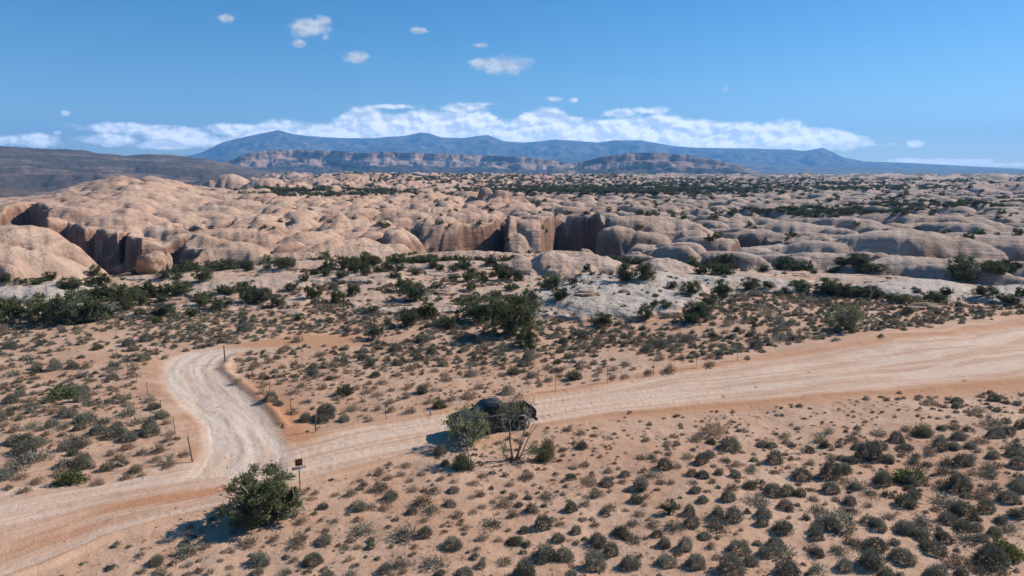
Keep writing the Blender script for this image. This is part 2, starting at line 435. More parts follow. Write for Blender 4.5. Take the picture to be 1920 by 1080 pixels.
carve([(290, 192), (345, 208), (372, 200), (330, 176), (288, 176)], -9, 2.4)
carve([(1014, 236), (1022, 280), (1045, 300), (1115, 298), (1148, 268), (1138, 226), (1095, 202), (1060, 178), (1010, 176)], -26, 2.0, 0.4)
carve([(800, 215), (842, 232), (866, 248), (905, 252), (934, 262), (938, 292), (952, 292), (951, 238), (985, 232), (1012, 236), (1014, 205), (1010, 178), (930, 178), (820, 186)], -15, 2.2, 0.35)
carve([(1370, 214), (1395, 224), (1440, 222), (1470, 214), (1440, 196), (1385, 196)], -12, 3.0)
carve([(1775, 860), (1790, 855), (1960, 870), (2200, 870), (2200, 730), (1900, 725), (1790, 760)], -34, 7.0)

# strata and pitting on rock
rk = rock * (DD > 75)
zn = Z + 0.8 * fbm(X / 14, Y / 14, 3, 121)
amp = np.interp(DD, [0, 100, 300, 1000, 3000], [0.04, 0.06, 0.17, 0.4, 0.8])
lay = np.abs(((zn / (amp * 8)) % 1) - 0.5) * 2
Z += rk * amp * (lay ** 2 - 0.5) * 0.6
Z += rk * amp * 2.0 * fbm(X / (amp * 28), Y / (amp * 28), 4, 131)
crk = np.abs(fbm((X * 0.88 - Y * 0.47) / 13, (X * 0.47 + Y * 0.88) / 90, 2, 141)) + (1 - sstep(AA, az_of(520), az_of(600))) + sstep(AA, az_of(950), az_of(1050))
Z -= rk * np.clip(0.06 - crk, 0, 1) / 0.06 * amp * 7.0 * (DD > 150) * (DD < 900)

# vegetation likelihood on the far ground, weighted up in creases to paint them shaded
creas = (1 - sstep(dome_q, 0.15, 0.45)) * (DD > 150)
vegn = fbm(X / 55, Y / 55, 4, 151)
bands = [(1180, 356, 260, 7, .9), (620, 362, 150, 6, .8), (1560, 397, 160, 7, .9), (1300, 345, 420, 6, .5), (1760, 384, 150, 5, .6), (900, 340, 200, 3, .6), (1150, 335, 500, 3, .7), (600, 325, 260, 4, .9), (1500, 333, 400, 3, .6), (1620, 352, 200, 4, .5),
         (1610, 505, 60, 9, .5), (1350, 508, 30, 10, .4)]
vb = np.zeros_like(Z)
PXz, PYz = to_pix(X, Y, np.minimum(Z, 5))
PXz = np.where(FRONT, PXz, 5000)
for (cx, cy, rx_, ry_, w) in bands:
    vb = np.maximum(vb, w * np.exp(-(((PXz - cx) / rx_) ** 2 + ((PYz - cy) / ry_) ** 2) ** 1.5) * (DD > 100))
veg = np.clip(creas * (0.62 + 1.0 * sstep(vegn, -0.1, 0.4)) + vb, 0, 1) * rk
veg = np.where(DD > 1300, np.clip(0.62 + 1.3 * vegn + lmask, 0, 1), veg)
shale = lmask * sstep(DD, 900, 1250) * (dome_q < 0.05)
tone = sstep(AA, az_of(850), az_of(1480))      # sandstone turns greyer towards the right

def H(x, y):
    """terrain height at a point"""
    d = math.hypot(x, y); a = math.atan2(x, y)
    i = int(np.clip(np.searchsorted(D, d) - 1, 0, ND - 2)); j = int(np.clip(np.searchsorted(A, a) - 1, 0, NA - 2))
    s = (d - D[i]) / (D[i + 1] - D[i]); t = (a - A[j]) / (A[j + 1] - A[j])
    return float((Z[i, j] * (1 - t) + Z[i, j + 1] * t) * (1 - s) + (Z[i + 1, j] * (1 - t) + Z[i + 1, j + 1] * t) * s)
def F_at(arr, x, y):
    d = math.hypot(x, y); a = math.atan2(x, y)
    return float(arr[min(np.searchsorted(D, d), ND - 1), min(np.searchsorted(A, a), NA - 1)])
def hit(px, py):
    """where the line of sight of a picture point meets the terrain"""
    vx, vy, vz = world_dir(px, py)
    hl = math.hypot(vx, vy); a = math.atan2(vx, vy)
    j = int(np.clip(np.searchsorted(A, a) - 1, 0, NA - 2))
    col = Z[:, j]; ray = CAM_H + vz / hl * D
    below = np.nonzero((ray < col) & (D > 15))[0]
    if len(below) == 0:
        d = 2500.0
    else:
        i = below[0]
        e1 = ray[i - 1] - col[i - 1]; e2 = ray[i] - col[i]
        d = D[i - 1] + (D[i] - D[i - 1]) * e1 / (e1 - e2 + 1e-9)
    x, y = d * vx / hl, d * vy / hl
    return x, y, H(x, y), d

# ------------------------------------------------------------------ ground material
def new_mat(name):
    m = bpy.data.materials.new(name)
    m.use_nodes = True
    m.node_tree.nodes.clear()
    return m, NT(m.node_tree)
def finish(nt, col, rough=0.9, bump=None, bs=0.3, bd=0.05, metal=0.0, spec=0.3, **kw):
    b = nt.n('ShaderNodeBsdfPrincipled')
    for s, val in (('Base Color', col), ('Roughness', rough), ('Metallic', metal), ('Specular IOR Level', spec)):
        if isinstance(val, bpy.types.NodeSocket): nt.t.links.new(val, b.inputs[s])
        elif isinstance(val, (tuple, list)): b.inputs[s].default_value = (*val[:3], 1)
        else: b.inputs[s].default_value = val
    for k, val in kw.items(): b.inputs[k].default_value = val
    if bump is not None:
        bn = nt.n('ShaderNodeBump', ins={'Strength': bs, 'Distance': bd, 'Height': bump})
        nt.t.links.new(bn.outputs[0], b.inputs['Normal'])
    nt.n('ShaderNodeOutputMaterial', ins={'Surface': b.outputs[0]})
    return b

m_ground, G = new_mat("desert_ground")
pos = G.n('ShaderNodeNewGeometry').outputs['Position']
sand_n = G.noise(pos, 0.09, 4, 0.6)
sand_f = G.noise(pos, 1.1, 6, 0.7)
sand_g = G.noise(pos, 9.0, 3, 0.7)
sand = G.mix(G.ss(sand_n, 0.35, 0.65), (0.455, 0.268, 0.168), (0.515, 0.330, 0.222))
sand = G.mix(G.math('MULTIPLY', G.ss(sand_f, 0.50, 0.70), 0.5), sand, (0.33, 0.18, 0.108))
crust = G.ss(G.noise(pos, 0.28, 5, 0.7, 0.8), 0.50, 0.68)
sand = G.mix(G.math('MULTIPLY', crust, 0.55), sand, (0.385, 0.205, 0.12))
sand = G.mix(G.math('MULTIPLY', G.ss(G.noise(pos, 0.16, 4, 0.6), 0.55, 0.72), 0.5), sand, (0.56, 0.40, 0.29))
litter = G.math('MULTIPLY', G.ss(G.noise(pos, 3.1, 5, 0.75), 0.54, 0.64), 0.42)
sand = G.mix(litter, sand, (0.25, 0.17, 0.12))
# road surface
at_t = G.attr('road_t'); at_s = G.attr('track_t')
sepp = G.n('ShaderNodeSeparateXYZ', ins={0: pos})
rv = G.n('ShaderNodeCombineXYZ', ins={0: G.math('MULTIPLY', at_t, 9.0), 1: G.math('MULTIPLY', sepp.outputs[0], 0.06), 2: 0.0}).outputs[0]
tv = G.n('ShaderNodeCombineXYZ', ins={0: G.math('MULTIPLY', at_s, 6.0), 1: G.math('MULTIPLY', sepp.outputs[1], 0.09), 2: 3.0}).outputs[0]
st1 = G.noise(rv, 1.0, 6, 0.65, 0.6); st2 = G.noise(tv, 1.0, 6, 0.65, 0.6)
isr = G.attr('road'); ist = G.attr('track')
roadc = G.mix(G.ss(st1, 0.38, 0.60), (0.49, 0.305, 0.200), (0.60, 0.43, 0.32))
roadc = G.mix(G.ss(G.noise(rv, 2.7, 5, 0.7), 0.55, 0.72), roadc, (0.50, 0.395, 0.315))
roadc = G.mix(G.math('MULTIPLY', G.ss(G.noise(rv, 5.5, 4, 0.7, 0.4), 0.58, 0.68), 0.65), roadc, (0.37, 0.205, 0.125))
roadc = G.mix(G.math('MULTIPLY', G.ss(G.noise(pos, 0.55, 6, 0.75), 0.50, 0.70), 0.35), roadc, (0.44, 0.32, 0.24))
roadc = G.mix(G.math('MULTIPLY', G.ss(G.noise(pos, 4.5, 4, 0.8), 0.62, 0.72), 0.35), roadc, (0.66, 0.55, 0.46))
trackc = G.mix(G.ss(st2, 0.36, 0.56), (0.52, 0.36, 0.26), (0.60, 0.47, 0.37))
trackc = G.mix(G.math('MULTIPLY', G.ss(G.noise(tv, 2.2, 5, 0.7), 0.56, 0.70), 0.6), trackc, (0.47, 0.355, 0.275))
trackc = G.mix(G.math('MULTIPLY', G.ss(G.noise(pos, 0.5, 6, 0.75), 0.48, 0.70), 0.5), trackc, (0.46, 0.30, 0.205))
trackc = G.mix(G.math('MULTIPLY', G.ss(G.noise(pos, 0.9, 5, 0.7), 0.56, 0.70), 0.45), trackc, (0.66, 0.51, 0.40))
orange = (0.44, 0.215, 0.112)
col = G.mix(G.attr('verge'), sand, G.mix(G.ss(st1, 0.4, 0.6), (0.45, 0.265, 0.165), (0.56, 0.355, 0.235)))
rf = G.math('MULTIPLY', isr, G.ss(G.math('ADD', isr, G.math('MULTIPLY', sand_f, 0.6)), 0.4, 1.0))
col = G.mix(rf, col, roadc)
col = G.mix(G.attr('orange'), col, orange)
col = G.mix(ist, col, trackc)
# sandstone
lay_v = G.vmath('ADD', G.scalevec(pos, (0.03, 0.03, 0.9)), G.scalevec(G.n('ShaderNodeTexNoise', ins={'Vector': pos, 'Scale': 0.03, 'Detail': 3.0}).outputs[1], (1.6, 1.6, 1.6)))
lay_n = G.noise(lay_v, 1.0, 5, 0.7)
rk_n = G.noise(pos, 0.045, 5, 0.6)
rk_f = G.noise(pos, 0.35, 6, 0.7)
rA = G.mix(G.ss(rk_n, 0.3, 0.7), (0.47, 0.285, 0.190), (0.52, 0.355, 0.255))
rB = G.mix(G.ss(rk_n, 0.3, 0.7), (0.40, 0.280, 0.210), (0.47, 0.355, 0.278))
rc = G.mix(G.attr('tone'), rA, rB)
rc = G.mix(G.math('MULTIPLY', G.ss(lay_n, 0.50, 0.68), 0.28), rc, (0.30, 0.165, 0.105))
rc = G.mix(G.math('MULTIPLY', G.ss(rk_f, 0.56, 0.74), 0.40), rc, (0.22, 0.145, 0.105))
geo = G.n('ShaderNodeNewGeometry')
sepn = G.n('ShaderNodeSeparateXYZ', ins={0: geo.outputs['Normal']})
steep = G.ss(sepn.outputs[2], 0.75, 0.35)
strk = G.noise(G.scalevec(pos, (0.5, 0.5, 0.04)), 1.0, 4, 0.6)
wall = G.mix(G.ss(strk, 0.42, 0.62), (0.25, 0.125, 0.08), (0.115, 0.06, 0.045))  # streaked stone, its colour lowered to stand in for shade on steep walls
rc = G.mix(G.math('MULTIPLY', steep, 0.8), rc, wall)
pl = G.mix(G.ss(rk_f, 0.35, 0.7), (0.50, 0.415, 0.345), (0.43, 0.34, 0.27))
pl = G.mix(G.math('MULTIPLY', G.ss(G.noise(pos, 0.8, 6, 0.75), 0.56, 0.68), 0.5), pl, (0.28, 0.21, 0.165))
rc = G.mix(G.attr('pale'), rc, pl)
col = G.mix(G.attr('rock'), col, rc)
# scrub too far off to tell apart, soil between; also darkens dome creases as painted shade
vg = G.noise(pos, 0.06, 6, 0.8)
vg2 = G.noise(pos, 0.012, 5, 0.7)
vf = G.ss(G.math('ADD', G.math('MULTIPLY', G.attr('veg'), 0.62), G.math('ADD', G.math('MULTIPLY', vg, 0.6), G.math('MULTIPLY', vg2, 0.4))), 0.80, 1.05)
vegc = G.mix(G.noise(pos, 0.3, 3, 0.7), (0.055, 0.062, 0.033), (0.12, 0.105, 0.062))
col = G.mix(G.math('MULTIPLY', vf, 0.85), col, vegc)
shc = G.mix(G.ss(G.noise(G.scalevec(pos, (0.004, 0.004, 0.05)), 1.0, 6, 0.7), 0.45, 0.62), (0.075, 0.062, 0.05), (0.20, 0.135, 0.10))
shc = G.mix(G.math('MULTIPLY', G.ss(vg, 0.50, 0.60), 0.8), shc, (0.045, 0.05, 0.035))
col = G.mix(G.attr('shale'), col, shc)
bh = G.math('ADD', G.math('MULTIPLY', sand_f, 0.6), G.math('ADD', G.math('MULTIPLY', sand_g, 0.12), G.math('MULTIPLY', G.math('MULTIPLY', st1, isr), 0.5)))
bh = G.math('ADD', bh, G.math('MULTIPLY', G.math('MULTIPLY', G.math('ADD', rk_f, G.math('MULTIPLY', lay_n, 1.0)), G.attr('rock')), 4.0))
finish(G, col, 0.95, bh, 1.0, 0.22, spec=0.15)

def mesh_from(name, verts, faces, mat=None, smooth=True, attrs=None):
    me = bpy.data.meshes.new(name)
    verts = np.asarray(verts, np.float32); faces = np.asarray(faces, np.int32)
    k = faces.shape[1]
    me.vertices.add(len(verts)); me.vertices.foreach_set('co', verts.ravel())
    me.loops.add(faces.size); me.loops.foreach_set('vertex_index', faces.ravel())
    me.polygons.add(len(faces)); me.polygons.foreach_set('loop_start', np.arange(0, faces.size, k, dtype=np.int32))
    me.polygons.foreach_set('loop_total', np.full(len(faces), k, np.int32))
    if smooth: me.polygons.foreach_set('use_smooth', np.ones(len(faces), bool))
    if attrs:
        for an, arr in attrs.items():
            at = me.attributes.new(an, 'FLOAT', 'POINT')
            at.data.foreach_set('value', np.asarray(arr, np.float32).ravel())
    me.update(calc_edges=True)
    me.validate()
    if mat: me.materials.append(mat)
    return me
def link(name, me, parent=None, loc=None, rot=None, scl=None):
    o = bpy.data.objects.new(name, me)
    COL.objects.link(o)
    if parent: o.parent = parent
    if loc is not None: o.location = loc
    if rot is not None: o.rotation_euler = rot
    if scl is not None: o.scale = scl
    return o
def tagit(o, label=None, cat=None, group=None, kind=None):
    if label: o['label'] = label
    if cat: o['category'] = cat
    if group: o['group'] = group
    if kind: o['kind'] = kind
    return o

ATT = {'road': road, 'track': track, 'road_t': T, 'track_t': S2, 'verge': np.clip(verge, 0, 1),
       'orange': np.clip(0.6 * np.exp(-((T + 0.02) / 0.045) ** 2) * sstep(PX, 640, 800) * (DD < 120) * FRONT + np.maximum.reduce([redtrack * 0.8, jun * 1.0, 0.55 * np.clip(fbm(X / 3.5, Y / 3.5, 3, 77) + 0.35, 0, 1) * sstep(S2, -0.5, -0.15) * (1 - sstep(S2, 0.0, 0.2)) * (PY > 665) * (PY < 870) * FRONT, redpatch * 0.8, ltr * 0.8, lband]), 0, 1), 'rock': rock * (DD > 75), 'pale': pale, 'veg': veg, 'shale': shale, 'tone': tone}
I, J = np.meshgrid(np.arange(ND - 1), np.arange(NA - 1), indexing='ij')
v00 = I * NA + J
FC = np.stack([v00, v00 + 1, v00 + NA + 1, v00 + NA], -1).reshape(-1, 4)
def fmask(a, thr):
    c = (a[:-1, :-1] + a[1:, :-1] + a[:-1, 1:] + a[1:, 1:]) / 4
    return (c > thr).ravel()
tagf = tag[:-1, :-1].ravel()
cls = np.zeros(len(FC), np.int32)
cls[fmask(np.where(DD > 128, 1.0, 0.0) + (rock > 0.6) * (DD > 75), 0.5)] = 3
cls[fmask(lmask * (DD > 1150), 0.5)] = 4
cls[fmask(np.maximum(track, redtrack), 0.35)] = 2
cls[fmask(road, 0.35)] = 1
cls[tagf > 0] = 10 + tagf[tagf > 0]
allv = np.stack([X, Y, Z], -1).reshape(-1, 3)
def sub(name, sel):
    f = FC[sel]
    used, inv = np.unique(f, return_inverse=True)
    me = mesh_from(name, allv[used], inv.reshape(-1, 4), m_ground, True, {k: a.ravel()[used] for k, a in ATT.items()})
    return link(name, me)
tagit(sub('sand_ground', cls == 0), kind='structure', label='open orange sand flat dotted with low desert shrubs')
tagit(sub('dirt_road', cls == 1), kind='structure', label='wide pale graded dirt road crossing the sand from left to right')
tagit(sub('dirt_track', cls == 2), kind='structure', label='narrow pale side track curving up to the left between fence posts')
tagit(sub('slickrock_terrain', cls == 3), kind='structure', label='rolling field of pale orange sandstone domes and ledges')
tagit(sub('mesa_slope', cls == 4), kind='structure', label='dark scrub covered slope rising at the far left')
rock_labels = {1: 'huge smooth orange sandstone dome at the left edge above the canyon', 2: 'small rounded sandstone hump in front of the huge left dome',
               5: 'round grey pink dome like a loaf, right of centre behind the junipers', 6: 'low flat sandstone hump just left of the loaf shaped dome',
               7: 'long smooth dome right of the loaf shaped dome', 8: 'broad layered dome with dark hollows at the right', 9: 'smooth pale whaleback rock below the broad layered dome on the right',
               10: 'bright orange rounded ledge in front of the shaded alcove', 11: 'massive layered sandstone knoll right of the dark alcove'}
for k, lb in rock_labels.items():
    if (cls == 10 + k).sum() > 8:
        tagit(sub('sandstone_dome', cls == 10 + k), lb, 'rock', 'sandstone domes around the canyon')
cls_left = (cls > 10)

# ------------------------------------------------------------------ mountains and mesas
def far_mat(name, kind):
    m, N = new_mat(name)
    p = N.n('ShaderNodeNewGeometry').outputs['Position']
    nn_ = N.noise(p, 0.0035, 7, 0.7)
    if kind == 'mountain':
        c = N.mix(N.ss(nn_, 0.42, 0.62), (0.055, 0.065, 0.045), (0.17, 0.145, 0.12))
    else:
        sn = N.n('ShaderNodeSeparateXYZ', ins={0: N.n('ShaderNodeNewGeometry').outputs['Normal']})
        rockf = N.math('MULTIPLY', N.ss(N.attr('cliff'), 0.2, 0.8), N.ss(N.noise(N.scalevec(p, (0.006, 0.006, 0.02)), 1.0, 6, 0.75), 0.40, 0.56))
        band = N.noise(N.scalevec(p, (0.0006, 0.0006, 0.03)), 1.0, 4, 0.7)
        rc_ = N.mix(N.ss(band, 0.4, 0.6), (0.27, 0.155, 0.11), (0.44, 0.31, 0.235))
        c = N.mix(N.ss(nn_, 0.45, 0.66), (0.045, 0.048, 0.035), (0.12, 0.09, 0.065))
        c = N.mix(rockf, c, rc_)
    finish(N, c, 0.95, nn_, 0.6, 20.0, spec=0.1)
    return m
m_mtn = far_mat('mountain_forest', 'mountain'); m_mesa = far_mat('mesa_rock', 'mesa')
def far_range(name, pts, d_front, d_ridge, d_back, mat, nz, seed, base_z=-14.0, cliff=False, rows=110, ext=0.0, step=1.5, label=''):
    xs = np.arange(pts[0][0] - ext, pts[-1][0] + ext + 1, step)
    ys = np.interp(xs, [p[0] for p in pts], [p[1] for p in pts])
    az = np.arctan2((xs - 960) / F, math.cos(PITCH) + (540 - 322) / F * math.sin(PITCH))
    hl = np.cos(az)
    rzv = CAM_H + (322.0 - ys) / F * d_ridge * hl * 1.02
    tt = np.linspace(0, 1, rows)
    dd = d_front + (d_back - d_front) * tt
    Dm, Am = np.meshgrid(dd, az, indexing='ij')
    Zr = np.broadcast_to(rzv, Dm.shape)
    x = Dm * np.sin(Am); y = Dm * np.cos(Am)
    s = (Dm - d_front) / (d_ridge - d_front)
    cl = np.zeros_like(s)
    if cliff:
        wob = 0.22 * fbm(x / 700, y / 700, 4, seed) + 0.05 * fbm(x / 120, y / 120, 3, seed + 3)
        sw = s + wob
        f = np.interp(sw, [0, 0.5, 0.70, 0.73, 0.80, 0.83, 0.9, 1.6], [0, 0.14, 0.42, 0.60, 0.70, 0.98, 1.0, 1.0])
        cl = sstep(sw, 0.6, 0.71) * (1 - sstep(sw, 0.84, 0.88))
        edge_ = sstep(Zr - base_z, 2, 80)
        z = base_z + (Zr - base_z) * f + nz * 0.35 * fbm(x / 220, y / 220, 4, seed + 9) * edge_ * (f < 0.5)
    else:
        f = np.where(s < 1, np.clip(s, 0, 1) ** 1.35, 1 - 0.6 * np.clip(s - 1, 0, 1))
        rid = 1 - np.abs(fbm(x / 1300, y / 1300, 5, seed, 0.55)) * 2.2
        z = base_z + (Zr - base_z) * f + nz * (rid - 0.75) * np.clip(s, 0, 1) * (1 - 0.97 * np.exp(-((s - 1) / 0.13) ** 2)) * sstep(Zr - base_z, 20, 300)
        z = np.where(s < 1.0, np.minimum(z, base_z + (Zr - base_z) * (0.25 + 0.75 * s)), z)
    n, m = Dm.shape
    i, j = np.meshgrid(np.arange(n - 1), np.arange(m - 1), indexing='ij')
    q = i * m + j
    fc = np.stack([q, q + 1, q + m + 1, q + m], -1).reshape(-1, 4)
    me = mesh_from(name, np.stack([x, y, z], -1).reshape(-1, 3), fc, mat, True, {'cliff': cl.ravel()})
    return tagit(link(name, me), kind='structure', label=label)
ridge = [(-900, 318), (-300, 312), (200, 300), (340, 296), (380, 288), (420, 270), (470, 258), (525, 248), (560, 256), (600, 260), (640, 262), (700, 262), (760, 258), (790, 251), (805, 253), (830, 261), (870, 262), (915, 256), (945, 268), (980, 270), (1040, 264),
         (1120, 270), (1150, 266), (1200, 266), (1260, 276), (1300, 279), (1400, 280), (1480, 282), (1505, 285), (1540, 279), (1560, 287), (1580, 296), (1620, 303), (1700, 306), (1800, 311), (1920, 317), (2200, 319), (2900, 321)]
far_range('mountain_range', ridge, 8800, 14000, 17500, m_mtn, 170, 5, label='blue hazy mountain range under the cloud bank', base_z=-12, rows=120, step=3.0)
foot = [(-200, 322), (300, 312), (500, 300), (700, 297), (850, 295), (960, 292), (1100, 298), (1200, 300), (1350, 306), (1500, 312), (1700, 316), (2000, 320), (2600, 322)]
far_range('foothills', foot, 6800, 9800, 11500, m_mtn, 110, 15, label='dark blue foothills between the mesas and the mountains', base_z=-10, rows=80, step=3.0)
far_range('cliff_mesa', [(395, 322), (430, 303), (470, 290), (520, 283), (560, 283), (640, 286), (690, 291), (712, 287), (760, 290), (850, 291), (930, 294), (1000, 299), (1080, 308), (1130, 322)], 4300, 5600, 6500, m_mesa, 60, 25, label='long mesa with banded sandstone cliffs in the middle distance', cliff=True, rows=130, base_z=-10)
far_range('cliff_mesa', [(1010, 322), (1080, 308), (1130, 296), (1190, 290), (1240, 290), (1290, 293), (1350, 303), (1390, 312), (1420, 322)], 3700, 4700, 5400, m_mesa, 90, 35, label='shorter mesa with mottled pale cliff face right of the long one', cliff=True, rows=120, base_z=-10)

# ------------------------------------------------------------------ plants
def foliage_mat(name, c1, c2, rough=0.8, trans=0.25):
    m, N = new_mat(name)
    oi = N.n('ShaderNodeObjectInfo')
    p = N.n('ShaderNodeTexCoord').outputs['Object']
    n_ = N.noise(p, 3.0, 3, 0.7)
    c = N.mix(N.ss(n_, 0.3, 0.7), c1, c2)
    h = N.n('ShaderNodeHueSaturation', ins={'Hue': N.math('MULTIPLY_ADD', oi.outputs['Random'], 0.03, 0.485), 'Saturation': N.math('MULTIPLY_ADD', oi.outputs['Random'], -0.3, 1.15),
                                            'Value': N.math('MULTIPLY_ADD', N.math('FRACT', N.math('MULTIPLY', oi.outputs['Random'], 7.3)), 0.62, 0.72), 'Color': c})
    d = N.n('ShaderNodeBsdfDiffuse', ins={'Color': h.outputs[0]})
    t = N.n('ShaderNodeBsdfTranslucent', ins={'Color': h.outputs[0]})
    mx = N.n('ShaderNodeMixShader', ins={0: trans, 1: d.outputs[0], 2: t.outputs[0]})
    N.n('ShaderNodeOutputMaterial', ins={'Surface': mx.outputs[0]})
    return m
m_sage = foliage_mat('sage_leaf', (0.155, 0.146, 0.105), (0.260, 0.240, 0.180))
m_brown = foliage_mat('dry_twig_leaf', (0.26, 0.19, 0.13), (0.37, 0.28, 0.20))
m_tan = foliage_mat('straw_grass', (0.34, 0.27, 0.175), (0.44, 0.35, 0.23))
m_green = foliage_mat('olive_bush_leaf', (0.125, 0.125, 0.070), (0.20, 0.190, 0.115))
m_bright = foliage_mat('bright_bush_leaf', (0.115, 0.150, 0.055), (0.20, 0.215, 0.095))
m_jun = foliage_mat('juniper_leaf', (0.072, 0.084, 0.042), (0.145, 0.150, 0.078))
m_jung = foliage_mat('grey_juniper_leaf', (0.145, 0.155, 0.075), (0.27, 0.27, 0.15))
m_bark, N = new_mat('juniper_bark')
p_ = N.n('ShaderNodeTexCoord').outputs['Object']
bn_ = N.noise(N.scalevec(p_, (14, 14, 2.5)), 1.0, 5, 0.7)
finish(N, N.mix(N.ss(bn_, 0.35, 0.65), (0.12, 0.085, 0.062), (0.27, 0.215, 0.17)), 0.95, bn_, 0.7, 0.03)
m_dead, N = new_mat('bleached_wood')
p_ = N.n('ShaderNodeTexCoord').outputs['Object']
bn_ = N.noise(N.scalevec(p_, (16, 16, 3)), 1.0, 5, 0.7)
finish(N, N.mix(N.ss(bn_, 0.35, 0.65), (0.30, 0.24, 0.19), (0.58, 0.51, 0.44)), 0.95, bn_, 0.6, 0.02)

def leaf_faces(c, dirn, length, width, r):
    """diamond shaped sprigs: centres c, directions dirn"""
    n = len(c)
    rnd = r.normal(size=(n, 3))
    side = np.cross(dirn, rnd); side /= np.linalg.norm(side, axis=1, keepdims=True) + 1e-9
    L = np.asarray(length).reshape(-1, 1); Wd = np.asarray(width).reshape(-1, 1)
    v = np.stack([c - dirn * L * 0.5, c + side * Wd * 0.5, c + dirn * L * 0.5, c - side * Wd * 0.5], 1).reshape(-1, 3)
    f = np.arange(n * 4).reshape(n, 4)
    return v, f
def unit(a): return a / (np.linalg.norm(a, axis=1, keepdims=True) + 1e-9)
def shrub_mesh(name, mat, seed, n=520, height=0.9, spiky=0.5, lobes=3, leaf=(0.16, 0.045), wild=0.25):
    r = np.random.default_rng(seed)
    cs = []; ds = []
    lob = [(0, 0, 0.36, 1.0)] + [(r.uniform(-.26, .26), r.uniform(-.24, .24), r.uniform(.18, .28), r.uniform(.6, .95)) for _ in range(lobes)]
    tot = sum(l[2] ** 2 for l in lob)
    for (lx, ly, lr, lh) in lob:
        k = int(n * lr ** 2 / tot)
        th = r.uniform(0, 2 * np.pi, k); cz = r.uniform(0.0, 1, k) ** 1.25
        sn = np.sqrt(1 - cz ** 2)
        dr = np.stack([sn * np.cos(th), sn * np.sin(th), cz], 1)
        rad = r.uniform(0.35, 1.0, k) ** 0.45 * (1 + wild * r.normal(size=k) * 0.5)
        clump = 1 + 0.13 * np.sin(th * 5 + seed) * sn
        c = dr * (rad * clump)[:, None] * np.array([lr, lr, lh * height * 0.85])
        c += np.array([lx, ly, 0.02])
        dd = unit(dr * np.array([1, 1, 1.1]) + r.normal(size=(k, 3)) * spiky + np.array([0, 0, 0.35]))
        cs.append(c); ds.append(dd)
        if n > 400:          # inner fill of crossing sprigs, added to keep heart and base dark
            k2 = 70
            th = r.uniform(0, 2 * np.pi, k2); rr_ = r.uniform(0, .75, k2)
            cs.append(np.stack([lx + np.cos(th) * lr * rr_, ly + np.sin(th) * lr * rr_, r.uniform(.0, .55, k2) * lr * lh * height], 1))
            ds.append(unit(r.normal(size=(k2, 3)) * np.array([1, 1, .5])))
    c = np.concatenate(cs); dd = np.concatenate(ds)
    c[:, 2] = np.maximum(c[:, 2], 0.01)
    k = len(c)
    LL = leaf[0] * r.uniform(.6, 1.4, k); WW = leaf[1] * r.uniform(.6, 1.4, k)
    v, f = leaf_faces(c, dd, LL, WW, r)
    return mesh_from(name, v, f, mat, False)

def tube(pts, rad, n=5):
    pts = np.asarray(pts, float); V = []; Fc = []
    for i, p in enumerate(pts):
        t = pts[min(i + 1, len(pts) - 1)] - pts[max(i - 1, 0)]
        t = t / (np.linalg.norm(t) + 1e-9)
        a = np.cross(t, [0.3, 0.9, 0.2]); a /= np.linalg.norm(a) + 1e-9
        b = np.cross(t, a)
        for k in range(n):
            an = 2 * np.pi * k / n
            V.append(p + rad[i] * (a * math.cos(an) + b * math.sin(an)))
    for i in range(len(pts) - 1):
        for k in range(n):
            k2 = (k + 1) % n
            Fc.append((i * n + k, i * n + k2, (i + 1) * n + k2, (i + 1) * n + k))
    return np.array(V), np.array(Fc)
def merge(parts):
    V = []; Fc = []; o = 0
    for v, f in parts:
        V.append(v); Fc.append(np.asarray(f) + o); o += len(v)
    return np.concatenate(V), np.concatenate(Fc)
def grow(r, start, dirn, length, rad, depth, out, tips, curl=0.35, fork=3, up=0.12):
    n = 5
    pts = [np.array(start, float)]; d = np.array(dirn, float)
    for i in range(n):
        d = d + r.normal(size=3) * curl * 0.45 + np.array([0, 0, up])
        d /= np.linalg.norm(d)
        pts.append(pts[-1] + d * length / n)
    rads = np.linspace(rad, rad * 0.45, n + 1)
    out.append(tube(pts, rads, 5 if depth > 1 else 4))
    for i in range(2, n + 1):
        tips.append((pts[i], d.copy(), depth))
    if depth > 0:
        for k in range(fork):
            i = r.integers(2, n + 1)
            nd = d + r.normal(size=3) * 0.75
            nd[2] += 0.15
            nd /= np.linalg.norm(nd)
            grow(r, pts[i], nd, length * r.uniform(.55, .8), rads[i] * 0.7, depth - 1, out, tips, curl, fork, up)
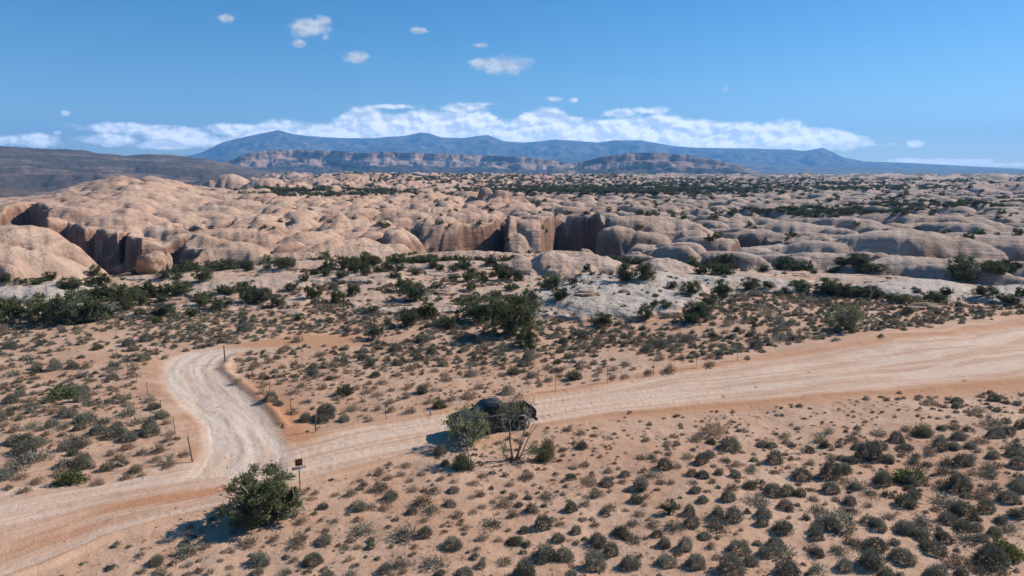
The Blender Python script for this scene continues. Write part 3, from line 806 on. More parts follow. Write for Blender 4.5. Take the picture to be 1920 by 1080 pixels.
def juniper_meshes(tagn, seed, h=1.0, w=1.2, clumps=70, per=60, leaf=(0.10, 0.035), csize=0.13, mat=None, bark=None, stems=3, bare=0.15, depth=2, fill=True, low=0.12):
    """unit juniper about 1 m tall, w metres wide"""
    r = np.random.default_rng(seed)
    out = []; tips = []
    for s in range(stems):
        an = 2 * np.pi * (s + r.uniform(-.3, .3)) / stems
        d = np.array([math.cos(an) * 0.55 * w, math.sin(an) * 0.55 * w, r.uniform(.7, 1.2)]); d /= np.linalg.norm(d)
        grow(r, (0.03 * math.cos(an), 0.03 * math.sin(an), -0.08), d, 0.45 * h, 0.040, depth, out, tips)
    P = np.array([t[0] for t in tips])
    if fill:
        k = clumps // 2
        th = r.uniform(0, 2 * np.pi, k); rr = np.sqrt(r.uniform(0, 1, k)); zz = r.uniform(low, 1, k)
        env = np.sqrt(np.clip(1 - ((zz - 0.45) / 0.62) ** 2, 0.05, 1))
        lob = 1 + 0.22 * np.sin(th * 3 + seed) + 0.12 * np.sin(th * 7 + 2 * seed)
        ex = np.stack([np.cos(th) * rr ** 0.6 * w * 0.5 * env * lob, np.sin(th) * rr ** 0.6 * w * 0.5 * env * lob, zz * h * 0.93], 1)
        P = np.concatenate([P[r.permutation(len(P))[:clumps - k]], ex])
    else:
        P = P[r.permutation(len(P))[:clumps]]
    keep = P[:, 2] > low * h * 0.7
    P = P[keep]
    cs = []; ds = []
    for c0 in P:
        k = int(per * r.uniform(.5, 1.4)); sz = csize * r.uniform(.6, 1.35)
        off = r.normal(size=(k, 3)) * sz * np.array([.55, .55, .5])
        cs.append(c0 + off); ds.append(unit(off / sz + r.normal(size=(k, 3)) * .6 + np.array([0, 0, .6])))
    c = np.concatenate(cs); d = np.concatenate(ds)
    c[:, 2] = np.maximum(c[:, 2], 0.02)
    k = len(c)
    v, f = leaf_faces(c, d, leaf[0] * r.uniform(.6, 1.4, k), leaf[1] * r.uniform(.6, 1.4, k), r)
    crown = mesh_from(tagn + '_crown', v, f, mat or m_jun, False)
    tv_, tf_ = merge(out)
    trunk = mesh_from(tagn + '_trunk', tv_, tf_, bark or m_bark, True)
    return trunk, crown

SAGE = [shrub_mesh('sagebrush', m_sage, 100 + i, 1700, 0.50 + 0.05 * (i % 4), 0.5, i % 3, (0.075, 0.024), .10) for i in range(7)]
SAGE += [shrub_mesh('sagebrush', m_sage, 140 + i, 330, 0.42, 0.7, 4, (0.17, 0.026), .5) for i in range(3)]
DRY = [shrub_mesh('dry_bush', m_brown, 200 + i, 330, 0.50, 0.6, 2 + i % 2, (0.17, 0.028), .45) for i in range(6)]
TAN = [shrub_mesh('straw_bush', m_tan, 300 + i, 900, 0.62, 0.3, 1, (0.22, 0.022), .15) for i in range(2)]
GRN = [shrub_mesh('green_bush', m_green, 400 + i, 900, 0.55, 0.4, 3, (0.14, 0.03), .3) for i in range(3)]
BRI = [shrub_mesh('bright_bush', m_bright, 420 + i, 1000, 0.55, 0.4, 3, (0.12, 0.026), .2) for i in range(2)]
LOWSAGE = [shrub_mesh('sagebrush_low', m_sage, 500 + i, 130, 0.46, 0.5, 2, (0.26, 0.075), .25) for i in range(4)]
LOWDRY = [shrub_mesh('dry_bush_low', m_brown, 520 + i, 100, 0.46, 0.6, 2, (0.28, 0.07), .35) for i in range(3)]
TUFT = [shrub_mesh('dry_tuft', m_brown, 540 + i, 46, 0.42, 0.8, 2, (0.34, 0.045), .6) for i in range(3)]
JUN = [juniper_meshes('juniper', 600 + i, 1.0, [1.35, 1.2, 1.5, 1.1][i % 4], 95, 44, (0.10, 0.04), 0.125) for i in range(6)]
JUNL = [juniper_meshes('juniper_small', 650 + i, 1.0, 1.35, 34, 20, (0.20, 0.10), 0.17, depth=1, stems=2) for i in range(4)]

# the plants read off the photograph: (x, y of the middle, width) in enlarged crops
shr = []   # px, py(base), width px, kind
def crop(ox, oy, s, txt):
    for t in txt.split(';'):
        a = t.split(',')
        if len(a) < 4: continue
        w = float(a[2]) / s
        shr.append((ox + float(a[0]) / s, oy + float(a[1]) / s + 0.22 * w, w, a[3].strip()))
crop(1440, 780, 3.6, "740,105,100,g;870,145,110,g;1040,90,150,G;940,80,80,b;1180,75,70,g;1360,85,60,g;1290,130,100,g;1250,60,90,b;1510,40,130,b;1600,30,60,g;1700,60,80,g;1620,95,90,g;1540,115,110,g;1440,155,90,b;610,75,50,g;580,140,120,g;405,95,90,b;350,140,140,b;115,125,90,b;25,190,80,g;160,195,60,g;120,170,70,b;280,225,80,g;380,190,80,G;480,195,60,b;425,265,60,b;500,280,80,g;560,295,90,g;45,285,120,g;155,285,50,b;290,310,70,b;140,340,50,b;50,370,60,b;680,245,180,g;610,200,80,g;750,190,120,g;815,285,90,g;905,255,60,b;920,205,110,g;1160,185,140,g;1255,200,90,g;1100,245,90,b;1365,195,80,g;1425,230,50,b;1385,265,70,b;1500,215,40,b;1520,260,90,g;1640,195,90,g;1660,240,100,g;1700,210,70,g;1710,270,70,g;1690,320,110,g;1000,265,60,b;995,305,90,g;1070,320,60,b;1215,310,110,g;1320,300,110,g;1195,365,100,g;1255,375,50,b;1480,330,100,b;1550,330,60,b;1365,375,80,b;1490,375,130,g;675,330,50,b;230,385,140,g;345,410,60,b;425,375,140,g;510,350,110,g;500,420,110,b;425,480,120,g;600,440,160,s;590,475,80,g;775,405,110,g;770,440,110,g;970,375,250,Y;960,440,100,g;1070,460,40,b;705,510,130,s;815,530,70,g;960,485,80,g;930,570,150,g;990,530,80,g;1180,475,110,g;1290,450,160,g;1530,485,120,g;1690,445,130,g;1700,490,90,g;1215,545,190,s;1340,530,70,g;1440,530,110,b;1630,545,120,g;40,500,140,g;130,500,110,g;215,515,90,g;205,455,50,b;290,490,60,b;310,550,70,b;460,555,55,b;340,625,120,g;390,590,40,b;550,570,100,g;550,625,120,g;670,595,70,b;200,595,40,b;120,600,110,g;1140,620,80,b;1325,630,180,g;1470,615,120,g;1690,655,110,g;1050,695,140,g;1210,685,130,g;820,670,90,b;680,700,120,g;750,740,110,g;480,700,220,g;320,760,100,g;330,800,100,g;100,740,150,g;930,740,140,g;1040,790,120,g;920,770,100,g;1320,735,130,g;1410,750,90,g;1350,815,140,g;1440,815,80,g;1570,695,90,g;1640,755,100,g;1530,780,90,g;1430,700,40,b;1195,810,110,g;1120,880,170,g;730,850,160,g;620,870,110,g;550,830,90,b;490,890,110,g;270,890,60,b;335,915,100,g;905,935,150,g;690,970,160,g;520,1000,130,g;90,900,200,s;50,850,130,g;1500,940,200,g;1620,910,170,Y;1520,1010,180,g;1300,980,170,b;1140,1040,150,g;800,1070,130,g;350,1020,130,g;130,1030,180,g;1440,1040,90,b;1310,1060,80,g;1680,1040,40,b")
crop(960, 780, 3.6, "240,200,130,t;230,260,150,G;340,220,60,b;470,195,90,g;465,105,80,b;375,85,60,b;485,320,80,b;1350,80,180,b;1340,165,80,G;1250,140,100,b;900,155,60,b;1050,185,70,b;1120,180,60,b;1095,130,60,b;1470,185,150,g;1690,180,90,g;1060,245,80,b;935,265,80,g;870,275,60,b;1330,250,110,g;1280,285,130,g;1190,265,90,b;1410,245,50,b;1440,290,90,g;1500,240,50,b;1550,240,40,b;1520,320,80,b;1640,290,60,g;1030,325,110,g;1110,335,70,b;960,375,120,g;890,360,60,b;655,360,90,b;760,385,90,g;640,440,110,g;750,430,70,b;520,410,110,b;520,440,100,b;870,450,150,g;1000,435,70,b;1075,440,70,b;1215,380,90,g;1290,390,100,g;1395,375,80,g;1510,390,100,g;1620,350,100,g;1350,435,65,b;1220,440,80,g;1235,495,90,g;1320,500,50,b;1290,560,80,g;1605,460,100,g;1490,470,120,b;1460,540,110,g;1660,560,170,g;1700,470,80,g;100,395,110,b;250,525,120,g;345,525,40,b;560,510,130,g;500,580,80,b;770,495,55,b;660,500,45,b;840,555,100,g;915,535,70,b;400,610,110,g;670,600,120,g;630,650,80,g;855,645,100,b;830,710,110,g;210,720,140,g;330,720,80,b;280,690,70,g;140,620,120,b;50,590,60,b;20,660,60,b;480,690,60,b;430,770,90,g;565,730,70,b;1100,720,140,g;1200,640,100,g;1210,710,120,g;960,715,110,b;1390,650,120,g;1500,670,120,g;1390,710,180,g;740,770,150,G;820,820,140,g;580,830,150,g;980,790,90,g;1300,800,100,g;1515,790,40,b;310,815,100,g;100,840,80,b;20,820,90,Y;435,850,50,b;1030,850,110,g;1165,870,110,g;670,905,110,g;1350,870,80,b;1530,880,150,g;220,920,180,g;350,930,140,g;560,990,170,g;800,985,150,g;1050,965,150,g;1240,980,150,g;1380,940,90,b;1480,1010,200,g;1615,970,110,g;90,1040,180,g;400,1060,80,g;1700,920,100,g;1700,650,120,g;1690,710,90,g")
crop(520, 820, 4.0, "200,410,60,b;290,410,70,b;430,420,80,b;560,405,120,b;345,510,90,g;185,610,100,b;430,620,100,s;600,500,140,g;700,510,120,b;820,510,110,b;800,370,130,g;700,385,100,b;850,430,140,g;835,290,90,b;925,265,90,b;970,200,90,b;1090,260,80,b;625,315,80,b;1010,370,100,b;1220,100,110,t;1400,190,190,G;1260,190,90,g;1230,300,90,b;1335,320,70,b;1480,330,90,b;1320,380,110,g;1190,390,110,b;1100,450,200,b;1010,545,100,g;1170,530,160,g;1300,490,110,g;1350,570,110,b;1470,550,80,b;1540,510,80,b;1700,490,130,b;1620,470,80,b;1460,440,70,b;1750,340,80,b;1760,430,110,b;1870,280,120,b;1820,495,70,b;1900,530,90,g;1765,575,90,b;1620,640,150,g;1110,605,90,b;890,610,60,b;640,660,200,s;620,600,100,b;960,680,240,s;1110,710,120,g;1240,655,50,b;1280,630,40,b;1360,640,70,b;1420,670,80,b;350,755,140,g;160,740,160,b;150,790,140,b;600,810,90,b;715,805,80,g;460,805,50,b;425,845,30,b;265,900,180,g;130,910,100,b;530,910,70,b;1035,810,80,b;1310,785,170,g;1170,890,230,s;910,930,150,g;810,980,120,g;1540,740,120,b;1505,830,70,b;1490,885,80,g;1530,945,100,g;1660,760,70,b;1770,770,130,G;1880,790,80,g;1700,910,130,b;1730,690,50,b;60,1000,110,g;230,1000,60,b;370,1020,130,g;560,1010,150,g;1400,1000,150,g;1220,1010,90,g;950,1000,80,b;1080,1000,40,b;1840,1020,170,g")
crop(220, 880, 4.8, "630,690,250,s;800,690,80,b;350,810,170,g;390,890,140,b;220,910,100,b;200,760,80,b;640,850,100,b;740,810,60,b;740,900,80,b;930,810,60,b;1010,870,90,b;1180,630,220,b;1420,610,130,b;1280,800,200,g;1260,910,140,g;830,920,80,b;620,945,80,b;370,945,90,g;650,560,90,b;770,540,90,b")
crop(0, 780, 4.0, "230,65,130,g;390,55,100,g;480,70,100,g;600,80,100,g;300,90,90,b;350,125,90,b;210,130,70,b;110,95,100,b;40,60,80,b;110,175,130,g;190,185,120,g;290,205,110,g;350,180,90,b;180,235,190,g;280,280,200,s;160,300,210,s;130,360,180,g;40,430,150,g;540,160,130,g;645,155,60,b;470,135,60,b;740,95,130,g;780,30,130,g;650,10,150,g;860,120,170,g;970,145,150,g;880,65,90,g;500,225,130,g;600,215,100,g;550,270,90,G;650,190,100,b;950,220,120,b;830,270,100,b;900,300,110,b;610,340,180,g;480,350,140,g;690,375,60,b;470,400,120,b;560,440,250,Y;810,375,110,g;920,345,100,g;1020,390,110,t;1180,240,130,b;1060,270,90,b;1180,310,110,b;1280,350,120,b;1270,160,110,b;1330,160,60,b;1270,120,80,b;1120,80,150,g;1130,105,150,g;1260,40,80,b;1390,280,90,b;740,490,120,b;960,450,100,b;1060,430,70,b;190,545,110,b;70,530,60,b;290,470,120,b;160,445,100,b")
crop(0, 600, 4.0, "1080,275,120,g;850,370,70,g;840,420,100,g;650,340,100,b;550,340,90,g;420,345,110,g;100,395,120,g;280,340,90,g;170,510,70,g;150,550,90,g;90,600,100,g;460,535,220,Y;530,480,60,G;240,585,80,b;220,630,120,g;210,680,80,g;355,660,110,b;510,690,140,g;700,540,90,b;620,580,130,g;680,620,110,g;820,500,40,b;870,525,50,b;900,590,140,b;960,625,90,g;980,680,140,g;1110,590,120,g;1150,640,110,g;1210,700,130,g;1040,745,120,b;650,730,160,g;780,745,110,g;560,650,60,b;1090,325,40,b;910,360,40,b;1000,210,90,g;970,165,120,g;1100,135,110,g;1240,275,70,b;940,295,80,g")
crop(380, 600, 4.0, "280,290,80,b;400,330,100,b;515,295,100,b;280,380,70,b;270,440,90,b;370,410,60,b;450,415,90,b;600,345,80,b;690,325,60,b;830,345,110,g;980,325,120,b;900,400,80,b;690,440,90,b;590,460,80,b;450,480,90,b;440,530,90,b;510,575,140,g;565,620,100,g;690,520,120,b;750,480,100,b;900,490,110,b;1065,525,150,G;1240,520,100,b;1310,545,100,b;1030,575,100,b;780,600,100,g;920,690,180,g;900,740,120,g;1060,730,110,g;770,730,120,g;690,680,100,b;960,660,120,g;1050,690,70,b;1120,640,130,b;1200,600,70,b;1110,585,50,b;1190,710,70,b;1250,740,90,b;1220,660,80,b;1310,660,80,b;1420,665,90,b;1550,675,100,b;1400,600,100,b;1530,560,100,b;1540,490,100,b;1645,520,110,G;1740,515,70,b;1700,480,90,b;1700,600,110,b;1780,635,130,G;1870,570,100,b;1205,390,70,b;1080,380,80,b;1350,455,90,b;1250,465,80,b;1160,485,70,b;1360,340,80,b;1470,395,90,b;1600,325,80,b;1830,430,120,b;1740,370,90,b;1810,400,80,b")
crop(860, 580, 4.0, "80,470,130,g;370,600,130,t;80,630,130,b;410,455,110,G;330,490,50,b;190,470,50,b;545,480,100,g;520,540,70,b;600,540,70,b;680,515,90,b;680,425,90,b;700,460,50,b;855,490,140,G;820,550,70,b;910,435,60,b;915,410,50,b;1040,525,60,b;1030,485,70,b;1155,440,80,b;1155,500,80,b;1250,490,80,b;1310,440,50,b;1250,400,90,g;1430,460,90,b;1590,440,120,b;140,575,90,b;210,585,40,b;1500,360,90,b;1885,400,100,b;1890,345,80,b;1055,440,60,b;540,395,80,b")

plants = []      # x, y, z, radius m, kind, px, py, wpx
for (px, py, w, k) in shr:
    if py > 1120: continue
    x, y, z, d = hit(px, py)
    if F_at(track, x, y) > 0.5 or (px > 1000 and F_at(road, x, y) > 0.5): continue
    dist = math.hypot(d, CAM_H)
    wm = w * dist / F * 1.05
    plants.append([x, y, z, wm, k, px, py, w])
# fill in between
taken = {}
def cell(x, y): return (int(x // 1.5), int(y // 1.5))
for p in plants: taken.setdefault(cell(p[0], p[1]), []).append((p[0], p[1], p[3]))
def free(x, y, r, f=0.42):
    cx, cy = cell(x, y)
    for i in (-1, 0, 1):
        for j in (-1, 0, 1):
            for (a, b, w) in taken.get((cx + i, cy + j), ()):
                if math.hypot(a - x, b - y) < (w + r) * f: return False
    return True
def try_plants(n, dmin, dmax, size, kinds, dens, azr=R(43), f=0.42):
    c = 0
    for _ in range(n):
        d = math.sqrt(random.uniform(dmin ** 2, dmax ** 2)); a = random.uniform(-azr, azr)
        x, y = d * math.sin(a), d * math.cos(a)
        px, py = to_pix(x, y, 0)
        px = float(px); py = float(py)
        if F_at(bare, x, y) > 0.3 and (random.random() < 0.96 or F_at(track, x, y) > .1 or F_at(road, x, y) > .1): continue
        if F_at(rock, x, y) > 0.3 and random.random() < 0.93: continue
        if random.random() > dens(px, py, x, y): continue
        w = size(px, py) * random.lognormvariate(0, 0.33)
        if not free(x, y, w, f): continue
        k = random.choices(*kinds(px, py))[0]
        plants.append([x, y, H(x, y), w, k, px, py, w * F / math.hypot(d, CAM_H)])
        taken.setdefault(cell(x, y), []).append((x, y, w))
        c += 1
    return c
def dens_near(px, py, x, y):
    if py > 640 and py < 790 and px > 1000 and py > np.interp(px, rx, rb): return 0.45
    if px > 1250 and py > 800: return 0.28
    return 0.42
try_plants(6500, 22, 64, lambda px, py: 0.34 if py < 880 else 0.42, lambda px, py: (['b', 'g'], [0.75, 0.25] if py < 900 else [.55, .45]), dens_near)
def dens_mid(px, py, x, y):
    n_ = float(fbm(np.array([x / 11.0]), np.array([y / 11.0]), 3, 201)[0])
    if py < 680 and px > 620: return min(1, 0.8 + n_)
    if py < 640: return min(1, 0.7 + n_)
    return 0.5 + 0.5 * n_
try_plants(17000, 60, 116, lambda px, py: (0.80 if (py < 690 and px > 620) or py < 640 else 0.72), lambda px, py: (['g', 'b', 'G'], [0.62, 0.33, 0.05] if py < 690 else [.35, .6, .05]), dens_mid, f=0.33)
try_plants(2500, 85, 170, lambda px, py: 1.0, lambda px, py: (['g', 'b', 'G', 'e'], [0.5, 0.15, 0.25, .1]), lambda px, py, x, y: 0.3 * (1 - F_at(pale, x, y)), f=0.4)

def dens_off(px, py, x, y):      # the same scrub goes on past the edges of the picture
    return 0.0 if (-60 < px < 1980 and py < 1120) else 0.42
try_plants(7000, 7, 75, lambda px, py: 0.62, lambda px, py: (['b', 'g'], [.5, .5]), dens_off, azr=R(62))
VIEW = lambda px, py: -40 < px < 1960 and 300 < py < 1120
def region(px, py):
    tpy = float(np.interp(px, rx, rt)); bpy_ = float(np.interp(px, rx, rb))
    if py > bpy_ - 6:
        if px < 620: return 'on the sand at lower left'
        if px < 1000: return 'on sand below signpost and truck'
        if px < 1420: return 'on the sand lower centre right' if py > 900 else 'on bare sand right of the truck'
        return 'in the dense lower right brush' if py > 900 else 'in brush below the right road'
    if py < 640: return 'in the far brush belt'
    tlx = float(np.interp(py, ty, tl))
    if px < tlx + 20: return 'left of the fenced side track'
    if px < 900: return 'between the side track and the truck'
    return 'behind the roadside fence posts'
kindinfo = {'g': ('sagebrush', SAGE[:7], 'grey sagebrush', 'grey sagebrush'), 's': ('sagebrush', SAGE[7:], 'straggly pale grey sagebrush', 'grey sagebrush'),
            'b': ('dry_bush', DRY, 'brown dry bush', 'dry bushes'), 't': ('straw_bush', TAN, 'straw coloured bush', 'straw bushes'),
            'G': ('green_bush', GRN, 'olive bush', 'green bushes'), 'Y': ('green_bush', BRI, 'bright green bush', 'green bushes'), 'e': ('green_bush', GRN, 'olive bush', 'green bushes')}
unique = [(115, 735, 'bright green low mound in the sand at the left, among grey shrubs'), (1709, 885, 'widest bright green bush in the lower right brush'),
          (1890, 1033, 'bright green bush at the lower right corner beside a big grey one'), (952, 733, 'pale straw coloured round bush just behind the truck roof'),
          (870, 867, 'dark olive green rounded bush below the left roadside tree'), (140, 893, 'large yellowish green bush at the road edge, lower left'),
          (1729, 805, 'tall green bush below the road at the right, biggest near it'), (825, 760, 'pale olive bush at the foot of a thin post behind the truck'),
          (965, 1010, 'small bright green bush at the bottom, left of centre right'), (1025, 850, 'grey green bush right of the bare tree trunk'), (1027, 835, 'straw coloured bush behind the grey green bush by the bare tree'),
          (825, 845, 'small tan bush in the shade line left of the roadside tree'), (255, 878, 'round tan bush on the road edge beside the fallen stick'), (1166, 995, 'green tinged bush at bottom centre right in a grey clump')]
by_kind = {}
for p in plants:
    if VIEW(p[5], p[6]): by_kind.setdefault(kindinfo[p[4]][0], []).append(p)
    else: by_kind.setdefault(kindinfo[p[4]][0], []).append(p)
def inst_scatter(name, pts, protos, label, kind='stuff', category=None):
    """one ground-cover object: prototypes instanced on points"""
    P = np.array([q[:3] for q in pts], np.float32)
    me = bpy.data.meshes.new(name)
    me.vertices.add(len(P)); me.vertices.foreach_set('co', P.ravel())
    for an, k in (('rotz', 3), ('scl', 4), ('hsc', 5)):
        at = me.attributes.new(an, 'FLOAT', 'POINT'); at.data.foreach_set('value', np.array([q[k] for q in pts], np.float32))
    at = me.attributes.new('pick', 'INT', 'POINT'); at.data.foreach_set('value', np.array([q[6] for q in pts], np.int32))
    o = link(name, me)
    ng = bpy.data.node_groups.new(name, 'GeometryNodeTree')
    ng.interface.new_socket('Geometry', in_out='INPUT', socket_type='NodeSocketGeometry')
    ng.interface.new_socket('Geometry', in_out='OUTPUT', socket_type='NodeSocketGeometry')
    Nn = ng.nodes; L = ng.links
    gi = Nn.new('NodeGroupInput'); go = Nn.new('NodeGroupOutput'); jn = Nn.new('GeometryNodeJoinGeometry')
    def na(n_, t_='FLOAT'):
        q = Nn.new('GeometryNodeInputNamedAttribute'); q.data_type = t_; q.inputs[0].default_value = n_
        return q.outputs[0]
    rz_ = Nn.new('ShaderNodeCombineXYZ'); L.new(na('rotz'), rz_.inputs[2])
    sc_ = Nn.new('ShaderNodeCombineXYZ'); s_ = na('scl'); L.new(s_, sc_.inputs[0]); L.new(s_, sc_.inputs[1]); L.new(na('hsc'), sc_.inputs[2])
    pk = na('pick', 'INT')
    for k, pr in enumerate(protos):
        oi = Nn.new('GeometryNodeObjectInfo'); oi.inputs[0].default_value = pr; oi.transform_space = 'ORIGINAL'
        cmp_ = Nn.new('FunctionNodeCompare'); cmp_.data_type = 'INT'; cmp_.operation = 'EQUAL'
        L.new(pk, cmp_.inputs[2]); cmp_.inputs[3].default_value = k
        ip = Nn.new('GeometryNodeInstanceOnPoints')
        L.new(gi.outputs[0], ip.inputs['Points']); L.new(cmp_.outputs[0], ip.inputs['Selection'])
        L.new(oi.outputs['Geometry'], ip.inputs['Instance'])
        e2r = Nn.new('FunctionNodeEulerToRotation'); L.new(rz_.outputs[0], e2r.inputs[0]); L.new(e2r.outputs[0], ip.inputs['Rotation'])
        L.new(sc_.outputs[0], ip.inputs['Scale'])
        L.new(ip.outputs[0], jn.inputs[0])
    L.new(jn.outputs[0], go.inputs[0])
    md = o.modifiers.new('scatter', 'NODES'); md.node_group = ng
    tagit(o, label, kind=kind)
    return o
def proto(me):
    return bpy.data.objects.new(me.name + '_source', me)     # not linked: only a source for instancing
lowprotos_s = [proto(m) for m in LOWSAGE]; lowprotos_d = [proto(m) for m in LOWDRY]; tuftp = [proto(m) for m in TUFT]
used_unique = set()
pending = []
def settle_labels(items):
    groups = {}
    for it in items: groups.setdefault(it[1], []).append(it)
    for base, L_ in groups.items():
        if len(L_) == 1: L_[0][0]['label'] = base; continue
        xs_ = sorted(i_[2] for i_ in L_); ys_ = sorted(i_[3] for i_ in L_)
        n_ = len(L_)
        xa, xb = xs_[n_ // 3], xs_[2 * n_ // 3]; ym = ys_[n_ // 2]
        cells = {}
        for it in L_:
            c = ('left' if it[2] < xa else 'middle' if it[2] < xb else 'right') + (' far' if it[3] < ym else ' near')
            if n_ <= 5: c = ''
            cells.setdefault(c, []).append(it)
        for c, M_ in cells.items():
            rest = list(M_)
            part = f", {c} part" if c else ''
            if len(rest) == 1: rest[0][0]['label'] = base + part; continue
            for word, key in (('leftmost', lambda q: q[2]), ('rightmost', lambda q: -q[2]), ('nearest', lambda q: -q[3]), ('farthest', lambda q: q[3])):
                if not rest: break
                pick_ = min(rest, key=key)
                if pick_ is not min(M_, key=key): continue
                rest.remove(pick_); pick_[0]['label'] = f"{base}{part}, {word}"
            for it in rest: it[0]['label'] = f"{base}{part}, inner"
stuff = []
for kd, lst in by_kind.items():
    lst.sort(key=lambda p: -p[7] * (1 if VIEW(p[5], p[6]) else 0.0))
    for i, p in enumerate(lst):
        x, y, z, wm, k, px, py, w = p
        if i < 300 and VIEW(px, py):
            meshes = kindinfo['s'][1] if (k == 'g' and random.random() < 0.22) else kindinfo[k][1]
            o = link(kd, random.choice(meshes))
            o.location = (x, y, z - 0.03)
            o.rotation_euler = (random.uniform(-.12, .12), random.uniform(-.12, .12), random.uniform(0, 6.28))
            s = wm * (1.12 if k in 'gs' else 1.05) * (1.0 if px > 700 else 0.92)
            hz = {'s': .8, 'Y': .85}.get(k, 1.0) * random.uniform(.68, 1.12)
            ex = random.uniform(.78, 1.15)
            if k == 'Y' and w > 55: o.rotation_euler = (0, 0, 0); ex = 0.6
            o.scale = (s, s * ex, s * hz)
            lab = None
            for ui, (ux, uy, ul_) in enumerate(unique):
                if ui not in used_unique and abs(px - ux) < 14 and abs(py - uy) < 16 and k in 'GYt':
                    lab = ul_; used_unique.add(ui); break
            cat = {'sagebrush': 'sagebrush'}.get(kd, 'bush')
            sz = 'large' if w > 40 else ('medium' if w > 24 else 'small')
            rg = region(px, py)
            tagit(o, lab, cat, f"{kindinfo[k][3]} {rg}")
            if lab is None: pending.append((o, f"{sz} {kindinfo[k][2]} {rg}", px, py))
        else:
            stuff.append(p)
settle_labels(pending)
pts = []
for p in stuff:
    g_ = p[4] in 'gsGYe'
    pts.append((p[0], p[1], p[2] - 0.02, random.uniform(0, 6.28), p[3] * 1.1, p[3] * random.uniform(.8, 1.2), random.randrange(4) if g_ else 4 + random.randrange(3)))
inst_scatter('scrub_cover', pts, lowprotos_s + lowprotos_d, 'dense cover of small grey and brown desert shrubs across the sand')
# tiny dry tufts and litter on the open sand
pts = []
for _ in range(21000):
    d = math.sqrt(random.uniform(8 ** 2, 75 ** 2)) if random.random() < 0.8 else random.uniform(60, 110); a = random.uniform(-R(56), R(56))
    x, y = d * math.sin(a), d * math.cos(a)
    if F_at(bare, x, y) > 0.25 and random.random() < 0.985: continue
    n_ = float(fbm(np.array([x / 5.0]), np.array([y / 5.0]), 3, 301)[0])
    if random.random() > 0.5 + n_: continue
    s = random.lognormvariate(-1.45, 0.4)
    pts.append((x, y, H(x, y) - 0.01, random.uniform(0, 6.28), s, s * random.uniform(.6, 1.1), random.randrange(3)))
inst_scatter('dry_grass', pts, tuftp, 'tiny dry tufts and twigs scattered over the sand')
# pebbles on road edges and sand
m_stone, N = new_mat('pebble_stone')
finish(N, N.mix(N.n('ShaderNodeObjectInfo').outputs['Random'], (0.28, 0.17, 0.11), (0.50, 0.38, 0.29)), 0.9)
def rock_mesh(name, seed, mat, sub_=1, flat_=0.6, j=0.25):
    bm = bmesh.new(); bmesh.ops.create_icosphere(bm, subdivisions=sub_, radius=0.5)
    r = random.Random(seed)
    for v_ in bm.verts:
        v_.co *= 1 + r.uniform(-j, j); v_.co.z *= flat_
    me = bpy.data.meshes.new(name); bm.to_mesh(me); bm.free(); me.materials.append(mat)
    return me
stp = [proto(rock_mesh('pebble', 11 + i, m_stone)) for i in range(3)]
pts = []
for _ in range(2600):
    d = random.uniform(22, 70); a = random.uniform(-R(42), R(42)); x, y = d * math.sin(a), d * math.cos(a)
    s = random.lognormvariate(-2.6, 0.5)
    if F_at(track, x, y) + F_at(road, x, y) > .5: s *= 0.7
    pts.append((x, y, H(x, y), random.uniform(0, 6), s, s, random.randrange(3)))
inst_scatter('gravel', pts, stp, 'small loose stones on the road and sand')

# ------------------------------------------------------------------ junipers
jl = """766,611,42,34;802,596,44,28;841,616,36,22;955,628,92,72;900,603,82,50;990,651,34,40;774,562,60,32;758,545,30,25;663,555,26,24;633,568,28,26;588,560,36,26;522,575,30,22;491,568,40,26;627,531,14,10;571,526,18,12;
618,508,28,22;645,506,25,25;665,502,22,22;683,498,18,26;700,500,24,20;728,509,26,18;501,492,14,14;813,503,22,16;921,497,26,14;855,503,18,10;883,545,24,16;945,525,40,26;
95,600,72,38;140,607,72,50;190,601,60,36;15,602,50,35;20,580,30,16;179,517,18,18;194,536,26,20;172,534,22,12;135,542,48,18;190,563,40,22;225,561,36,26;255,562,36,20;280,559,30,28;305,556,30,20;335,552,50,22;95,526,22,14;70,532,30,10;12,530,24,12;40,530,16,10;
383,527,36,24;310,522,28,14;335,522,20,10;416,577,44,18;380,573,30,18;462,566,30,30;455,545,30,16;305,591,50,20;360,594,20,16;240,581,30,14;465,508,24,18;
1172,527,38,32;1210,525,44,30;1049,562,38,22;996,576,40,34;971,527,30,20;1032,541,50,26;1129,611,46,24;1212,598,32,28;1228,573,16,12;1250,576,22,10;1303,603,56,36;1296,553,36,26;1352,559,40,32;1404,543,36,22;1349,513,36,18;1430,511,24,14;1100,506,14,14;1110,515,14,8;1360,499,34,20;
1505,546,30,14;1550,551,50,26;1580,554,36,22;1618,556,44,16;1650,559,22,12;1688,566,44,14;1750,567,34,18;1775,553,24,12;1848,556,36,18;1893,568,34,14;1913,554,16,16;1800,527,50,40;1860,513,40,22;1890,509,40,18;1610,500,40,22;1640,510,44,14;1580,498,36,14;1470,506,40,24;1500,537,36,12;1474,551,22,10;
700,585,20,12;560,600,24,12;1330,570,24,12;1440,540,24,12;930,560,30,16;860,570,24,12;1075,532,20,12;1260,540,20,12;430,552,26,14;1700,590,20,12;545,545,24,14;820,540,26,12;740,520,24,10;780,515,26,12;850,525,26,12;900,520,24,12;960,545,22,14;590,515,22,10;640,520,26,12"""
jun = []
for t in jl.replace('\n', '').split(';'):
    a = [float(q) for q in t.split(',')]
    x, y, z, d = hit(a[0], a[1])
    dist = math.hypot(d, CAM_H)
    jun.append((x, y, z, a[2] * dist / F, a[3] * dist / F, a[0], a[1], a[2], a[3]))
